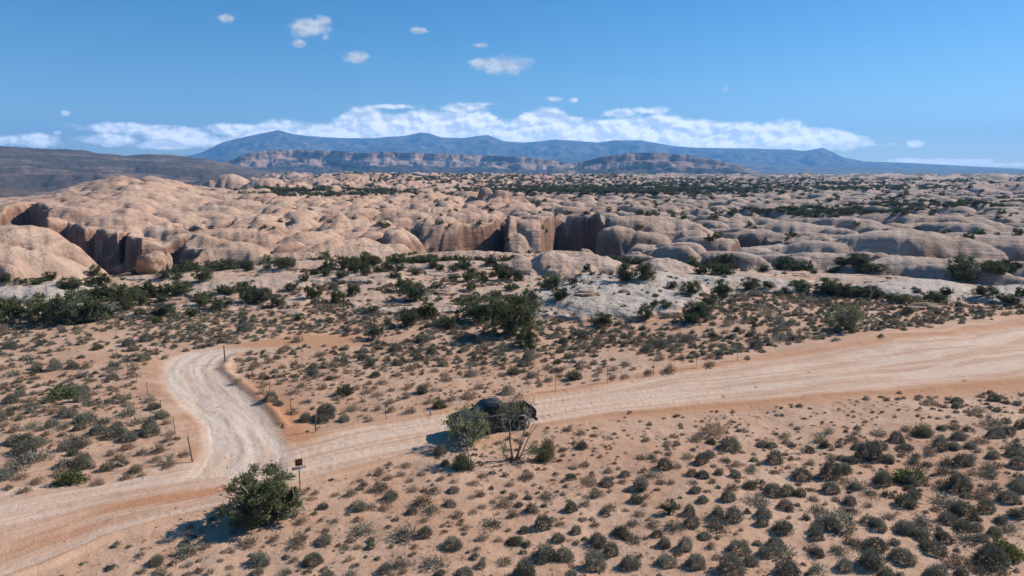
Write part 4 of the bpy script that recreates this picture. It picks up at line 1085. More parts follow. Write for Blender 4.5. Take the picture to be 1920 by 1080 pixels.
for (cx_, cy_, rx2, ry2, n2) in [(655, 513, 60, 5, 12), (930, 516, 60, 14, 12), (250, 558, 110, 14, 10), (430, 555, 60, 12, 6), (1560, 552, 90, 6, 6), (1850, 520, 60, 8, 5), (500, 503, 50, 4, 5), (800, 512, 60, 5, 5)]:
    for _ in range(n2):
        qx = cx_ + random.uniform(-rx2, rx2); qy = cy_ + random.uniform(-ry2, ry2)
        if any(abs(j_[5] - qx) < 9 and abs(j_[6] - qy) < 4 for j_ in jun): continue
        x, y, z, d = hit(qx, qy); w_ = random.uniform(16, 30)
        jun.append((x, y, z, w_ * math.hypot(d, CAM_H) / F, w_ * .62 * math.hypot(d, CAM_H) / F, qx, qy, w_, w_ * .62))
jlab = {(955, 628): 'big spreading dark juniper with visible trunk behind the truck', (900, 603): 'broad juniper clump just left behind the big spreading juniper', (990, 651): 'small dense juniper at the right foot of the big spreading one',
        (140, 607): 'tallest wide olive juniper in the clump at the far left', (95, 600): 'juniper forming the left part of the far left clump', (190, 601): 'juniper forming the right part of the far left clump',
        (1303, 603): 'wide dark juniper at the right end of the pale slab', (1129, 611): 'rounded green juniper standing below the pale slab', (1049, 562): 'lone dark juniper on the upper left of the pale slab',
        (1352, 559): 'tall round dark juniper right of the pale slab', (1800, 527): 'tall ragged dark juniper under the broad layered dome', (1404, 543): 'gnarled juniper right of the round dark one',
        (766, 611): 'compact dark juniper right of the half dead tree', (802, 596): 'looser juniper behind the compact one near the half dead tree', (841, 616): 'low juniper left of the big spreading juniper',
        (774, 562): 'broad juniper by the broken ledge, left of centre', (663, 555): 'right one of two small round junipers on the sand left of centre', (633, 568): 'left one of two small round junipers on the sand left of centre',
        (15, 602): 'light green juniper cut by the left edge', (1212, 598): 'upright juniper on the lower rim of the pale slab', (1296, 553): 'juniper among brush left of the tall round dark one'}
jpend = []
for (x, y, z, wm, hm, px, py, wp, hp) in jun:
    small_ = wp < 17
    if small_:
        o = link('juniper_tree', JUNL[random.randrange(4)][1])
    else:
        o = link('juniper_tree', None)
        tr_, cr_ = JUN[random.randrange(6)]
        if (px, py) == (955, 628):
            tr_, cr_ = juniper_meshes('big_juniper', 77, 1.0, 1.3, 190, 70, (0.062, 0.026), 0.10, stems=4, depth=3, low=0.26)
        link('crown', cr_, o); link('trunk', tr_, o)
    o.location = (x, y, z - 0.02)
    o.rotation_euler = (0, 0, random.uniform(0, 6.28))
    s = wm / 1.34
    o.scale = (s, s, hm * 1.04)
    lab = jlab.get((px, py))
    jl_none = lab is None
    if lab is None:
        if px < 480: reg = 'in the hollow below the left domes'
        elif px < 760 and py < 515: reg = 'in the clump above the middle slabs'
        elif px < 1000: reg = 'among the slabs left of centre'
        elif px < 1420: reg = 'around the big pale slab'
        else: reg = 'in front of the right domes'
        lab = f"{'small' if wp < 24 else 'medium' if wp < 37 else 'wide'} dark green juniper {reg}"
    tagit(o, lab, 'juniper', 'junipers between the sand and the domes')
    if jl_none: jpend.append((o, lab, px, py))
# far junipers and bushes in the creases of the slickrock
far = []
cand = 0
vis_j = []
for _ in range(85000):
    lnd_ = random.uniform(math.log(125), math.log(1500)); d = math.exp(lnd_); a = random.uniform(-R(40), R(40))
    x, y = d * math.sin(a), d * math.cos(a)
    vv = F_at(veg, x, y)
    if a < az_of(480): vv *= 0.6
    if a > az_of(980) and d > 190: vv = min(1, vv * 1.3 + 0.035)
    elif a > az_of(480) and d > 190: vv = min(1, vv * 1.25 + 0.018)
    if random.random() > vv * (1.0 if d > 300 else 0.75 if d > 230 else 0.15): continue
    hgt = random.uniform(1.0, 2.4) if d < 500 else random.uniform(2.0, 4.0)
    far.append((x, y, H(x, y) - 0.1, random.uniform(0, 6.28), hgt * random.uniform(.8, 1.2), hgt * 0.9, random.randrange(4), d))
far.sort(key=lambda q: q[7])
near_n = max(0, 300 - len(jun))
def tree_region(px):
    return ('below the left canyon rim', 'among the middle domes', 'among the right domes')[0 if px < 500 else 1 if px < 1020 else 2]
for q in far[:near_n]:
    o = link('juniper_tree', JUNL[q[6]][1])
    o.location = q[:3]; o.rotation_euler = (0, 0, q[3]); o.scale = (q[4], q[4], q[5])
    px, _p = to_pix(q[0], q[1], q[2])
    jpend.append((o, 'small distant juniper ' + tree_region(float(px)), float(px), float(_p)))
    tagit(o, 'small distant juniper ' + tree_region(float(px)), 'juniper', 'small junipers ' + tree_region(float(px)))
settle_labels(jpend)
crown_p = [proto(JUNL[i][1]) for i in range(4)]
inst_scatter('distant_junipers', [q[:7] for q in far[near_n:]], crown_p, 'dark dots of junipers all over the far sandstone')

# half-dead tree left of the big juniper, roadside trees, hero bush
def custom_tree(name, px, py, wpx, hpx, label, seed, leafmat, bark, clumps, per, leaf, csize, stems, depth, low=0.1, fill=True, extra=None, cat='tree', w=1.3, rot=0.0, twigs=0):
    x, y, z, d = hit(px, py)
    dist = math.hypot(d, CAM_H)
    tr_, cr_ = juniper_meshes(name, seed, 1.0, w, clumps, per, leaf, csize, leafmat, bark, stems, depth=depth, low=low, fill=fill)
    o = link(name, None)
    link('crown', cr_, o); link('trunk', tr_, o)
    if twigs:
        r = np.random.default_rng(seed + 5); out_ = []
        for k in range(twigs):
            an = r.uniform(0, 6.28); e = r.uniform(0.1, 1.2)
            dd_ = np.array([math.cos(an) * math.cos(e), math.sin(an) * math.cos(e), math.sin(e)])
            p0 = np.array([0, 0, 0.15]) + dd_ * r.uniform(.15, .35)
            tp = []
            grow(r, p0, dd_, r.uniform(.3, .5), 0.012, 1, out_, tp, 0.5, 2)
        tv3, tf3 = merge(out_)
        link('dead_branches', mesh_from(name + '_twigs', tv3, tf3, m_dead, True), o)
    o.location = (x, y, z - 0.03); o.rotation_euler = (0, 0, rot)
    s = wpx * dist / F / w * 0.78
    o.scale = (s, s, hpx * dist / F * 0.82)
    tagit(o, label, cat)
    return o, (x, y, z)
custom_tree('juniper_bush', 494, 972, 150, 110, 'large round green juniper bush beside the road, left of the signpost', 901, m_jung, m_bark, 230, 105, (0.055, 0.021), 0.078, 6, 2, low=0.03, w=1.18, twigs=14, cat='bush')
custom_tree('juniper_bush', 1255, 962, 26, 34, 'upright green bush in the sand, lower centre right, casting a dark shadow', 907, m_green, m_bark, 60, 40, (0.10, 0.04), 0.11, 2, 2, low=0.04, w=0.8, cat='bush')
custom_tree('roadside_juniper', 880, 832, 104, 92, 'sparse grey green juniper in front of the truck cab', 915, m_jung, m_dead, 170, 26, (0.060, 0.022), 0.075, 4, 3, low=0.12, w=1.15, twigs=18, fill=True)
custom_tree('half_dead_juniper', 705, 637, 56, 56, 'half dead juniper with bare grey branches, left behind the truck', 921, m_jun, m_dead, 40, 34, (0.09, 0.035), 0.10, 4, 3, low=0.1, w=1.0, twigs=14, fill=False)
custom_tree('juniper_tree', 1590, 618, 78, 50, 'wide juniper with pale bare twigs on the brushy rise at the right', 925, m_jung, m_bark, 110, 44, (0.08, 0.032), 0.11, 4, 3, low=0.06, w=1.5, twigs=18)
custom_tree('pale_branchy_bush', 318, 868, 42, 30, 'pale branchy half bare bush beside the last fence post', 931, m_jung, m_dead, 26, 22, (0.08, 0.025), 0.10, 4, 2, low=0.05, w=1.3, twigs=22, fill=False, cat='bush')
custom_tree('pale_branchy_bush', 1075, 596, 32, 20, 'sparse pale shrub alone on the lower part of the pale slab', 935, m_green, m_dead, 26, 22, (0.1, 0.03), 0.10, 4, 2, low=0.05, w=1.3, twigs=12, fill=False, cat='bush')
custom_tree('pale_branchy_bush', 1505, 850, 26, 24, 'small bare white twigged shrub in the brush right of centre', 939, m_green, m_dead, 10, 12, (0.1, 0.03), 0.08, 4, 2, low=0.05, w=1.2, twigs=16, fill=False, cat='bush')

# bare tree right of the truck: hand laid trunk and limbs in metres
bx_, by_, bz_, bd_ = hit(962, 862)
mp = math.hypot(bd_, CAM_H) / F
def bt(pts, r0, r1, n=6):
    q = [np.array([(p[0] - 962) * mp, p[2] if len(p) > 2 else 0.0, (862 - p[1]) * mp * 1.08]) for p in pts]
    m = [q[0]]
    for a, b in zip(q[:-1], q[1:]):
        m.append((a + b) / 2 + np.random.normal(size=3) * 0.03); m.append(b)
    return tube(m, np.linspace(r0, r1, len(m)), n)
tro = link('bare_tree', None, loc=(bx_, by_, bz_))
LT = .62
limbs = [([(960, 866), (958, 838), (956, 815), (955, 795), (957, 775), (962, 755)], .12, .03), ([(966, 866), (972, 845), (978, 822), (984, 805, .3), (992, 800, .5)], .09, .03),
         ([(968, 866), (975, 838, -.3), (983, 815, -.5), (984, 795, -.6), (982, 785, -.6)], .07, .02), ([(972, 862), (985, 838, .3), (993, 825, .5), (998, 805, .6)], .07, .02)]
v_, f_ = merge([bt(l[0], l[1] * LT, l[2] * LT) for l in limbs])
tagit(tro, 'bare twisted tree with pale dead branches in front of the truck bed', 'tree')
link('trunk', mesh_from('bare_trunk', v_, f_, m_bark, True), tro)
parts_ = []
rr_ = np.random.default_rng(44)
tips_ = []
for (px, py, dx, dz, L_) in [(955, 812, -.8, .5, .9), (956, 795, -.9, .6, 1.0), (955, 800, .6, .9, .9), (957, 780, -.7, .7, .9), (958, 775, .6, .8, .8), (960, 762, -.3, 1, .7), (962, 757, .3, 1, .6), (957, 790, -1, .25, 1.1),
                               (984, 806, .8, .5, .7), (990, 801, .6, .6, .6), (983, 790, .3, .9, .6), (996, 812, .9, .5, .7), (958, 785, -1, .5, 1.2), (956, 820, .8, .7, .9), (960, 770, -.9, .4, 1.1), (960, 768, .8, .4, .9)]:
    p0 = np.array([(px - 962) * mp, rr_.uniform(-.1, .1), (862 - py) * mp * 1.08])
    d_ = np.array([dx, rr_.uniform(-.8, .8), dz]); d_ /= np.linalg.norm(d_)
    grow(rr_, p0, d_, L_ * 1.05, .024, 2, parts_, tips_, .6, 5, .05)
v_, f_ = merge(parts_)
link('branches', mesh_from('bare_branches', v_, f_, m_dead, True), tro)
cl = []; dl = []
for (px, py, n_) in [(1000, 838, 4), (1006, 842, 4), (995, 845, 3), (972, 752, 3), (962, 765, 4), (950, 772, 4), (940, 778, 3), (978, 768, 3), (968, 780, 2), (944, 800, 2), (945, 842, 3), (990, 768, 2)]:
    for k in range(n_):
        c0 = np.array([(px - 962 + rr_.normal() * 4) * mp, rr_.normal() * .25, (862 - py + rr_.normal() * 3) * mp * 1.08])
        o_ = rr_.normal(size=(42, 3)) * .13
        cl.append(c0 + o_); dl.append(unit(o_ * 6 + rr_.normal(size=(42, 3)) * .5 + np.array([0, 0, .5])))
cl = np.concatenate(cl); dl = np.concatenate(dl)
v_, f_ = leaf_faces(cl, dl, np.full(len(cl), .15), np.full(len(cl), .045), rr_)
link('crown', mesh_from('bare_tree_leaves', v_, f_, m_jung, False), tro)
# roots and litter below it
parts_ = []
for k in range(16):
    an = rr_.uniform(0, 6.28)
    grow(rr_, (math.cos(an) * .1, math.sin(an) * .1, .12), np.array([math.cos(an), math.sin(an), -.02]), rr_.uniform(.6, 1.4), .035, 1, parts_, [], .4, 2, 0.0)
v_, f_ = merge(parts_); v_[:, 2] = np.clip(v_[:, 2], -0.02, .5)
link('roots', mesh_from('bare_tree_roots', v_, f_, m_bark, True), tro)

# snag and fallen branches
def branch(name, px, py, length, rot, label, seed, flat_=True, thick=.05, cat='branch'):
    x, y, z, d = hit(px, py)
    r = np.random.default_rng(seed); out_ = []
    if flat_: grow(r, (-length / 2, 0, .1), np.array([1, 0, .02]), length, thick, 2, out_, [], .35, 3, 0.0)
    else: grow(r, (0, 0, -.1), np.array([0.05, 0, 1]), length, thick, 2, out_, [], .15, 3, 0.1)
    v_, f_ = merge(out_)
    if flat_: v_[:, 2] = np.abs(v_[:, 2]) * .6 + .02
    o = link(name, mesh_from(name, v_, f_, m_dead, True), loc=(x, y, z), rot=(0, 0, rot))
    return tagit(o, label, cat)
branch('fallen_branch', 180, 701, 3.2, .1, 'long grey fallen branch lying among shrubs left of the side track', 51)
branch('fallen_branch', 238, 882, 1.5, .7, 'forked dead stick lying on the road edge at lower left', 52, thick=.03)
branch('fallen_branch', 815, 772, 1.0, -.6, 'short dark stick on the road bank left of the truck', 53, thick=.04)
branch('fallen_branch', 5, 725, 2.2, .5, 'dark broken deadwood at the left edge', 54, thick=.09)
branch('fallen_branch', 900, 880, 1.8, -.2, 'thin dead branch on the sand below the roadside trees', 55, thick=.03)
branch('fallen_branch', 790, 850, 1.6, .15, 'dead twigs in the shadow left of the roadside juniper', 56, thick=.03)
branch('dead_snag', 1626, 592, 3.2, 0, 'thin upright dead snag on the brushy rise at the right', 57, False, .05, 'snag')

# broken ledges among the slabs
m_ledge, N = new_mat('broken_ledge')
p_ = N.n('ShaderNodeNewGeometry').outputs['Position']
finish(N, N.mix(N.ss(N.noise(p_, 0.9, 5, 0.7), .4, .62), (0.42, 0.27, 0.185), (0.24, 0.15, 0.10)), .95, N.noise(p_, 2.5, 5, .7), .5, .1)
def slabrock(seed):
    r = random.Random(seed); bm = bmesh.new(); n = r.randrange(6, 9)
    ring = [(math.cos(6.283 * k / n) * r.uniform(.7, 1.1), math.sin(6.283 * k / n) * r.uniform(.5, 1.0) * .7) for k in range(n)]
    lo = [bm.verts.new((a * .93, b * .93, -.2)) for a, b in ring]; mi = [bm.verts.new((a * 1.03, b * 1.03, .16 + r.uniform(-.03, .03))) for a, b in ring]; hi = [bm.verts.new((a * .9, b * .9, .27 + r.uniform(-.04, .04))) for a, b in ring]
    for k in range(n):
        k2 = (k + 1) % n
        bm.faces.new((lo[k], lo[k2], mi[k2], mi[k])); bm.faces.new((mi[k], mi[k2], hi[k2], hi[k]))
    bm.faces.new(hi)
    me = bpy.data.meshes.new('ledge_slab'); bm.to_mesh(me); bm.free(); me.materials.append(m_ledge)
    return me
lsm = [slabrock(i) for i in range(5)]
for (px, py, n_, spread, lab) in [(310, 566, 9, 34, 'orange'), (812, 550, 12, 36, 'grey'), (1740, 575, 8, 36, 'whitish'), (250, 545, 5, 24, 'tan'), (1090, 553, 4, 12, 'brown')]:
    for k in range(n_):
        qx = px + random.uniform(-spread, spread); qy = py + random.uniform(-5, 5)
        x, y, z, d = hit(qx, qy)
        s = random.uniform(.6, 1.5)
        o = link('ledge_slab', random.choice(lsm), loc=(x, y, z), rot=(random.uniform(-.1, .1), random.uniform(-.1, .1), random.uniform(-.5, .5)), scl=(s * 1.3, s, s * .8))
        nm = {'orange': 'left hollow', 'grey': 'broken ledge left of centre', 'whitish': 'jumble at the right below the pale rock', 'tan': 'hollow below the left dome', 'brown': 'top of the big pale slab'}[lab]
        tagit(o, f'flat {lab} sandstone slab lying in the {nm}', 'rock', f'loose sandstone slabs in the {nm}')
# the two leaning boulders in the canyon mouth
def boulder(px, py, wpx, hpx, seed, label, tilt=0):
    x, y, z, d = hit(px, py)
    mpx = math.hypot(d, CAM_H) / F
    bm = bmesh.new(); bmesh.ops.create_icosphere(bm, subdivisions=4, radius=.5)
    for v_ in bm.verts:
        c = v_.co
        n_ = float(fbm(np.array([c.x * 2 + seed + c.z]), np.array([c.y * 2 + c.z * 1.5]), 4, seed)[0])
        c *= 1 + .28 * n_
        c.z *= 1.0 - .35 * max(0, -c.x)
    me = bpy.data.meshes.new('boulder'); bm.to_mesh(me); bm.free()
    for p in me.polygons: p.use_smooth = True
    me.materials.append(m_ledge)
    o = link('boulder', me, loc=(x, y, z + hpx * mpx * .35), rot=(0, tilt, .3), scl=(wpx * mpx, wpx * mpx, hpx * mpx * 1.15))
    return tagit(o, label, 'boulder', 'boulders at the canyon mouth')
boulder(285, 512, 46, 44, 5, 'big wedge shaped boulder at the left canyon mouth', .5)
boulder(311, 510, 22, 34, 9, 'narrow upright boulder leaning beside the wedge shaped one', .2)
boulder(232, 505, 30, 16, 13, 'low flat topped boulder left of the wedge shaped one', .1)

# ------------------------------------------------------------------ fence posts
m_post, N = new_mat('rusty_post')
p_ = N.n('ShaderNodeTexCoord').outputs['Object']
finish(N, N.mix(N.noise(p_, 9, 4, .7), (0.10, 0.055, 0.035), (0.20, 0.13, 0.095)), .8, metal=.2)
m_wood, N = new_mat('weathered_post_wood')
p_ = N.n('ShaderNodeTexCoord').outputs['Object']
finish(N, N.mix(N.noise(N.scalevec(p_, (20, 20, 2)), 1, 4, .7), (0.10, 0.07, 0.05), (0.24, 0.18, 0.135)), .95)
def bm_box(bm, cx, cy, cz, sx, sy, sz, rot=None):
    r = bmesh.ops.create_cube(bm, size=1.0)
    M = Matrix.Translation((cx, cy, cz)) @ (rot or Matrix.Identity(4)) @ Matrix.Diagonal((sx, sy, sz, 1))
    bmesh.ops.transform(bm, matrix=M, verts=r['verts'])
    return r['verts']
def bm_cyl(bm, p0, p1, r, seg=12, r2=None):
    p0 = Vector(p0); p1 = Vector(p1); d = p1 - p0
    q = bmesh.ops.create_cone(bm, cap_ends=True, segments=seg, radius1=r, radius2=r if r2 is None else r2, depth=d.length)
    M = Matrix.Translation((p0 + p1) / 2) @ d.to_track_quat('Z', 'Y').to_matrix().to_4x4()
    bmesh.ops.transform(bm, matrix=M, verts=q['verts'])
    return q['verts']
def bm_obj(name, bm, mat, parent=None, bevel=0.0, seg=2, smooth=False):
    me = bpy.data.meshes.new(name); bm.to_mesh(me); bm.free(); me.materials.append(mat)
    if smooth:
        for p in me.polygons: p.use_smooth = True
    o = link(name, me, parent)
    if bevel:
        md = o.modifiers.new('bevel', 'BEVEL'); md.width = bevel; md.segments = seg; md.limit_method = 'ANGLE'; md.angle_limit = R(35)
        for p in me.polygons: p.use_smooth = True
    return o
posts = [(221, 674, 22), (240, 699, 27), (257, 718, 24), (277, 740, 20), (303, 782, 28), (329, 815, 30), (361, 866, 43), (295, 672, 21), (422, 677, 26), (446, 693, 13), (475, 717, 23), (506, 738, 21), (545, 768, 25), (592, 810, 34),
         (724, 787, 28), (824, 758, 19), (1042, 734, 31), (1139, 718, 27), (1225, 704, 27), (1305, 690, 25), (1383, 676, 25)]
plab = {0: 'farthest left of the thin posts left of the side track', 1: 'second thin post along the left side of the side track, counted from the top', 2: 'third thin post along the left side of the side track', 3: 'fourth thin post along the left side of the side track',
        4: 'thin post standing at a grey shrub left of the track', 5: 'thin post next below the one in the grey shrub, left of the track', 6: 'tallest nearest leaning post where the side track meets the road, left side', 7: 'short post with a tuft at its top, above the left post row',
        8: 'thick dark post at the top bend of the side track', 9: 'very short post just below the thick dark post', 10: 'thin post right of the track, next to two round bushes', 11: 'thin post behind a dark bush right of the track bend', 12: 'thin post right of the track beside a small brown bush',
        13: 'dark post at the corner where the side track meets the road, right side', 14: 'straight post on the road bank midway to the truck', 15: 'post standing in an olive bush left behind the truck', 16: 'first post behind the road right of the truck',
        17: 'second post behind the road right of the truck', 18: 'third post behind the road, beside a round brown bush', 19: 'fourth post behind the road right of the truck', 20: 'last visible post behind the road, farthest right'}
for i, (px, py, hp) in enumerate(posts):
    x, y, z, d = hit(px, py)
    hm = hp * math.hypot(d, CAM_H) / F * 1.06
    bm = bmesh.new(); thick = .075 if i == 8 else .05 if i in (6, 13) else .036
    if i in (6, 8, 13):
        n_ = 7
        bm_cyl(bm, (0, 0, -.3), (0.02, 0, hm), thick * 1.05, n_, thick * .8)
        o = bm_obj('fence_post', bm, m_wood)
    else:
        bm_box(bm, 0, 0, hm / 2 - .1, thick, .012, hm + .2); bm_box(bm, 0, .016, hm / 2 - .1, .012, .03, hm + .2)
        for q in range(5): bm_box(bm, 0, -.012, hm * (.25 + .15 * q), thick * .7, .012, .02)
        bm_box(bm, 0, .02, hm - .03, thick * 1.2, .05, .06)
        o = bm_obj('fence_post', bm, m_post)
    o.location = (x, y, z); o.rotation_euler = (random.uniform(-.04, .04), (-.10 if i == 6 else random.uniform(-.04, .04)), random.uniform(-.4, .4))
    tagit(o, plab[i], 'fence post', 'fence posts along the track and road')

# ------------------------------------------------------------------ signpost
m_sign, N = new_mat('brown_sign_paint')
p_ = N.n('ShaderNodeTexCoord').outputs['Object']
finish(N, N.mix(N.noise(p_, 12, 3, .6), (0.045, 0.022, 0.016), (0.075, 0.036, 0.026)), .55)
m_signm, N = new_mat('faded_sign_mark')
finish(N, (0.16, 0.055, 0.03), .6)
m_plate, N = new_mat('weathered_sign_plate')
p_ = N.n('ShaderNodeTexCoord').outputs['Object']
finish(N, N.mix(N.ss(N.noise(p_, 7, 4, .7), .4, .6), (0.62, 0.50, 0.43), (0.45, 0.34, 0.28)), .7)
sx_, sy_, sz_, sdist = hit(563, 918)
so = link('signpost', None, loc=(sx_, sy_, sz_), rot=(0, 0, R(28)))
tagit(so, 'small brown sign over a pale plank on a thin post beside the road', 'signpost')
smp = math.hypot(sdist, CAM_H) / F * 1.06
bm = bmesh.new(); bm_box(bm, 0, 0.03, 23 * smp - .15, .055, .03, 46 * smp + .3)
bm_obj('post', bm, m_post, so, .004)
bm = bmesh.new(); bm_box(bm, 0, 0, 47 * smp, 11.5 * smp, .02, 11.5 * smp); sp = bm_obj('sign_panel', bm, m_sign, so, .01)
bm = bmesh.new(); bm_box(bm, .02, -.014, 47 * smp, 4 * smp, .004, 5 * smp); bm_box(bm, -.08, -.0145, 47.5 * smp, 1.6 * smp, .004, 3 * smp); bm_obj('emblem', bm, m_signm, sp)
bm = bmesh.new(); bm_box(bm, 0, -.005, 38 * smp, 23 * smp, .022, 5.5 * smp, Matrix.Rotation(R(-3), 4, 'Y')); bm_obj('lower_plank', bm, m_plate, so, .006)
bm = bmesh.new()
for zz in (45, 50): bm_cyl(bm, (0, -.02, zz * smp), (0, .04, zz * smp), .012, 8)
bm_obj('bolts', bm, m_post, so)

# ------------------------------------------------------------------ pickup truck
def simple(name, colr, rough, metal=0.0, **kw):
    m, N = new_mat(name)
    p_ = N.n('ShaderNodeTexCoord').outputs['Object']
    dust = N.noise(p_, 5, 4, .7)
    c = N.mix(N.math('MULTIPLY', N.ss(dust, .45, .7), kw.pop('dust', .15)), colr, (0.30, 0.2, 0.14))
    finish(N, c, rough, metal=metal, spec=.3, **kw)
    return m
m_paint = simple('black_paint', (0.008, 0.008, 0.010), .5, 0.0, dust=.10, **{'Coat Weight': .1, 'Coat Roughness': .15})
m_trim = simple('black_plastic', (0.02, 0.02, 0.021), .65)
m_flare = simple('grey_flare', (0.10, 0.10, 0.105), .5, .3)
m_glass = simple('dark_glass', (0.010, 0.012, 0.018), .16, dust=.03)
m_tyre = simple('tyre_rubber', (0.018, 0.018, 0.018), .9, dust=.3)
m_rim = simple('dark_rim', (0.09, 0.09, 0.095), .4, .7)
m_bedl = simple('bed_liner', (0.017, 0.017, 0.017), .85, dust=.3)
m_red = simple('tail_lamp', (0.25, 0.01, 0.01), .25, dust=0)
m_lamp = simple('head_lamp', (0.6, 0.6, 0.58), .15, dust=0)
m_white = simple('white_canvas', (0.55, 0.53, 0.50), .8, dust=.2)
m_steel = simple('steel', (0.3, 0.3, 0.3), .35, .9, dust=.1)

# wheels' contact line read from the photograph: rear (972,802), front about (868,823)
r_x, r_y, r_z, _ = hit(973, 803)
f_x, f_y, f_z, _ = hit(866, 826)
dirx, diry = f_x - r_x, f_y - r_y
dl_ = math.hypot(dirx, diry); dirx /= dl_; diry /= dl_
heading = math.atan2(diry, dirx)
WB = 3.55
side = 0.88
cxw = r_x + dirx * WB / 2 - (-diry) * side * 1.0; cyw = r_y + diry * WB / 2 - (dirx) * side * 1.0
# near side is the truck's left (it drives towards -x): centre lies to the far side
if cyw < r_y + diry * WB / 2: cxw = r_x + dirx * WB / 2 + (-diry) * side; cyw = r_y + diry * WB / 2 + dirx * side
tz = (H(r_x, r_y) + H(f_x, f_y) + 2 * H(cxw, cyw)) / 4 + 0.0
truck = link('pickup_truck', None, loc=(cxw, cyw, tz), rot=(0, 0, heading), scl=(1.05, 1.05, 1.11))
tagit(truck, 'black crew cab pickup truck parked on the dirt road behind two small trees', 'pickup truck')
def loft(secs, n=20, closed=True):
    """secs: (x, half width, z0, z1, corner exponent) rounded-rectangle sections along x"""
    V = []; Fc = []
    for (x, hw, z0, z1, e) in secs:
        for k in range(n):
            t = 2 * math.pi * (k + .5) / n
            c, s = math.cos(t), math.sin(t)
            a = math.copysign(abs(c) ** e, c); b = math.copysign(abs(s) ** e, s)
            V.append((x, hw * a, (z0 + z1) / 2 + (z1 - z0) / 2 * b))
    m = len(secs)
    bm = bmesh.new(); vs = [bm.verts.new(q) for q in V]
    for i in range(m - 1):
        for k in range(n):
            k2 = (k + 1) % n
            bm.faces.new((vs[i * n + k], vs[i * n + k2], vs[(i + 1) * n + k2], vs[(i + 1) * n + k]))
    if closed:
        bm.faces.new([vs[k] for k in range(n)][::-1]); bm.faces.new([vs[(m - 1) * n + k] for k in range(n)])
    bmesh.ops.recalc_face_normals(bm, faces=bm.faces)
    return bm
XR, XF = -WB / 2, WB / 2
# hood, cab lower body
bm = loft([(2.72, .70, .62, .95, .5), (2.66, .86, .52, 1.10, .4), (2.45, .93, .48, 1.20, .35), (1.9, .96, .46, 1.27, .3), (1.25, .97, .45, 1.31, .28), (1.1, .975, .44, 1.30, .28), (-.82, .975, .44, 1.30, .28), (-.86, .965, .46, 1.28, .28)], 28)
def cut_wheels(bm, xs, rad=.56):
    pass
bodyo = bm_obj('body', bm, m_paint, truck, smooth=True)
cutters = []
# wheel arches cut by boolean
cbm = bmesh.new()
for xw in (XF, XR):
    for s_ in (-1, 1): bm_cyl(cbm, (xw, s_ * .62, .44), (xw, s_ * 1.2, .44), .56, 28)
cme = bpy.data.meshes.new('arch_cut'); cbm.to_mesh(cme); cbm.free()
cut_o = bpy.data.objects.new('arch_cut', cme); COL.objects.link(cut_o)
cut_o.location = truck.location; cut_o.rotation_euler = truck.rotation_euler; cut_o.scale = truck.scale
def bool_cut(o):
    md = o.modifiers.new('arch', 'BOOLEAN'); md.operation = 'DIFFERENCE'; md.object = cut_o; md.solver = 'EXACT'
# bed: outer walls, floor
bedb = bmesh.new()
for s_ in (-1, 1):
    bm_box(bedb, -1.85, s_ * .93, .90, 1.98, .09, .82)
bm_box(bedb, -.90, 0, .98, .06, 1.77, .66)
bm_box(bedb, -1.85, 0, .56, 1.98, 1.77, .20)
bedo = bm_obj('bed', bedb, m_paint, truck, .025)
bool_cut(bodyo); bool_cut(bedo)
dg = bpy.context.evaluated_depsgraph_get()
for o in (bodyo, bedo):
    dg = bpy.context.evaluated_depsgraph_get()
    me2 = bpy.data.meshes.new_from_object(o.evaluated_get(dg))
    o.modifiers.clear(); o.data = me2
bpy.data.objects.remove(cut_o)
bm = bmesh.new(); bm_box(bm, -1.86, 0, .675, 1.9, 1.70, .02)
for k in range(9): bm_box(bm, -1.86, -.72 + k * .18, .69, 1.88, .06, .012)
for s_ in (-1, 1):
    bm_box(bm, -1.86, s_ * .87, 1.0, 1.9, .02, .60)
    v_ = bm_box(bm, XR, s_ * .76, .82, .85, .22, .26)
bm_obj('bed_liner', bm, m_bedl, truck, .01)
bm = bmesh.new()
for s_ in (-1, 1): bm_box(bm, -1.86, s_ * .93, 1.325, 1.98, .11, .03)
bm_obj('bed_rail', bm, m_trim, truck, .01)
bm = bmesh.new(); bm_box(bm, -2.875, 0, .98, .07, 1.76, .66); tg = bm_obj('tailgate', bm, m_paint, truck, .02)
bm = bmesh.new(); bm_box(bm, -2.915, 0, 1.12, .02, .34, .09); bm_obj('handle', bm, m_trim, tg, .008)
bm = bmesh.new(); bm_box(bm, -2.97, 0, .60, .16, 1.86, .17); bm_obj('rear_bumper', bm, m_trim, truck, .03)
bm = bmesh.new(); bm_box(bm, 2.78, 0, .60, .22, 1.86, .24); bm_box(bm, 2.84, 0, .74, .06, 1.0, .05); bm_obj('front_bumper', bm, m_trim, truck, .04)
bm = bmesh.new(); bm_box(bm, 2.715, 0, .93, .05, 1.15, .26)
for k in range(4): bm_box(bm, 2.745, 0, .84 + .06 * k, .03, 1.12, .02)
bm_obj('grille', bm, m_trim, truck, .01)
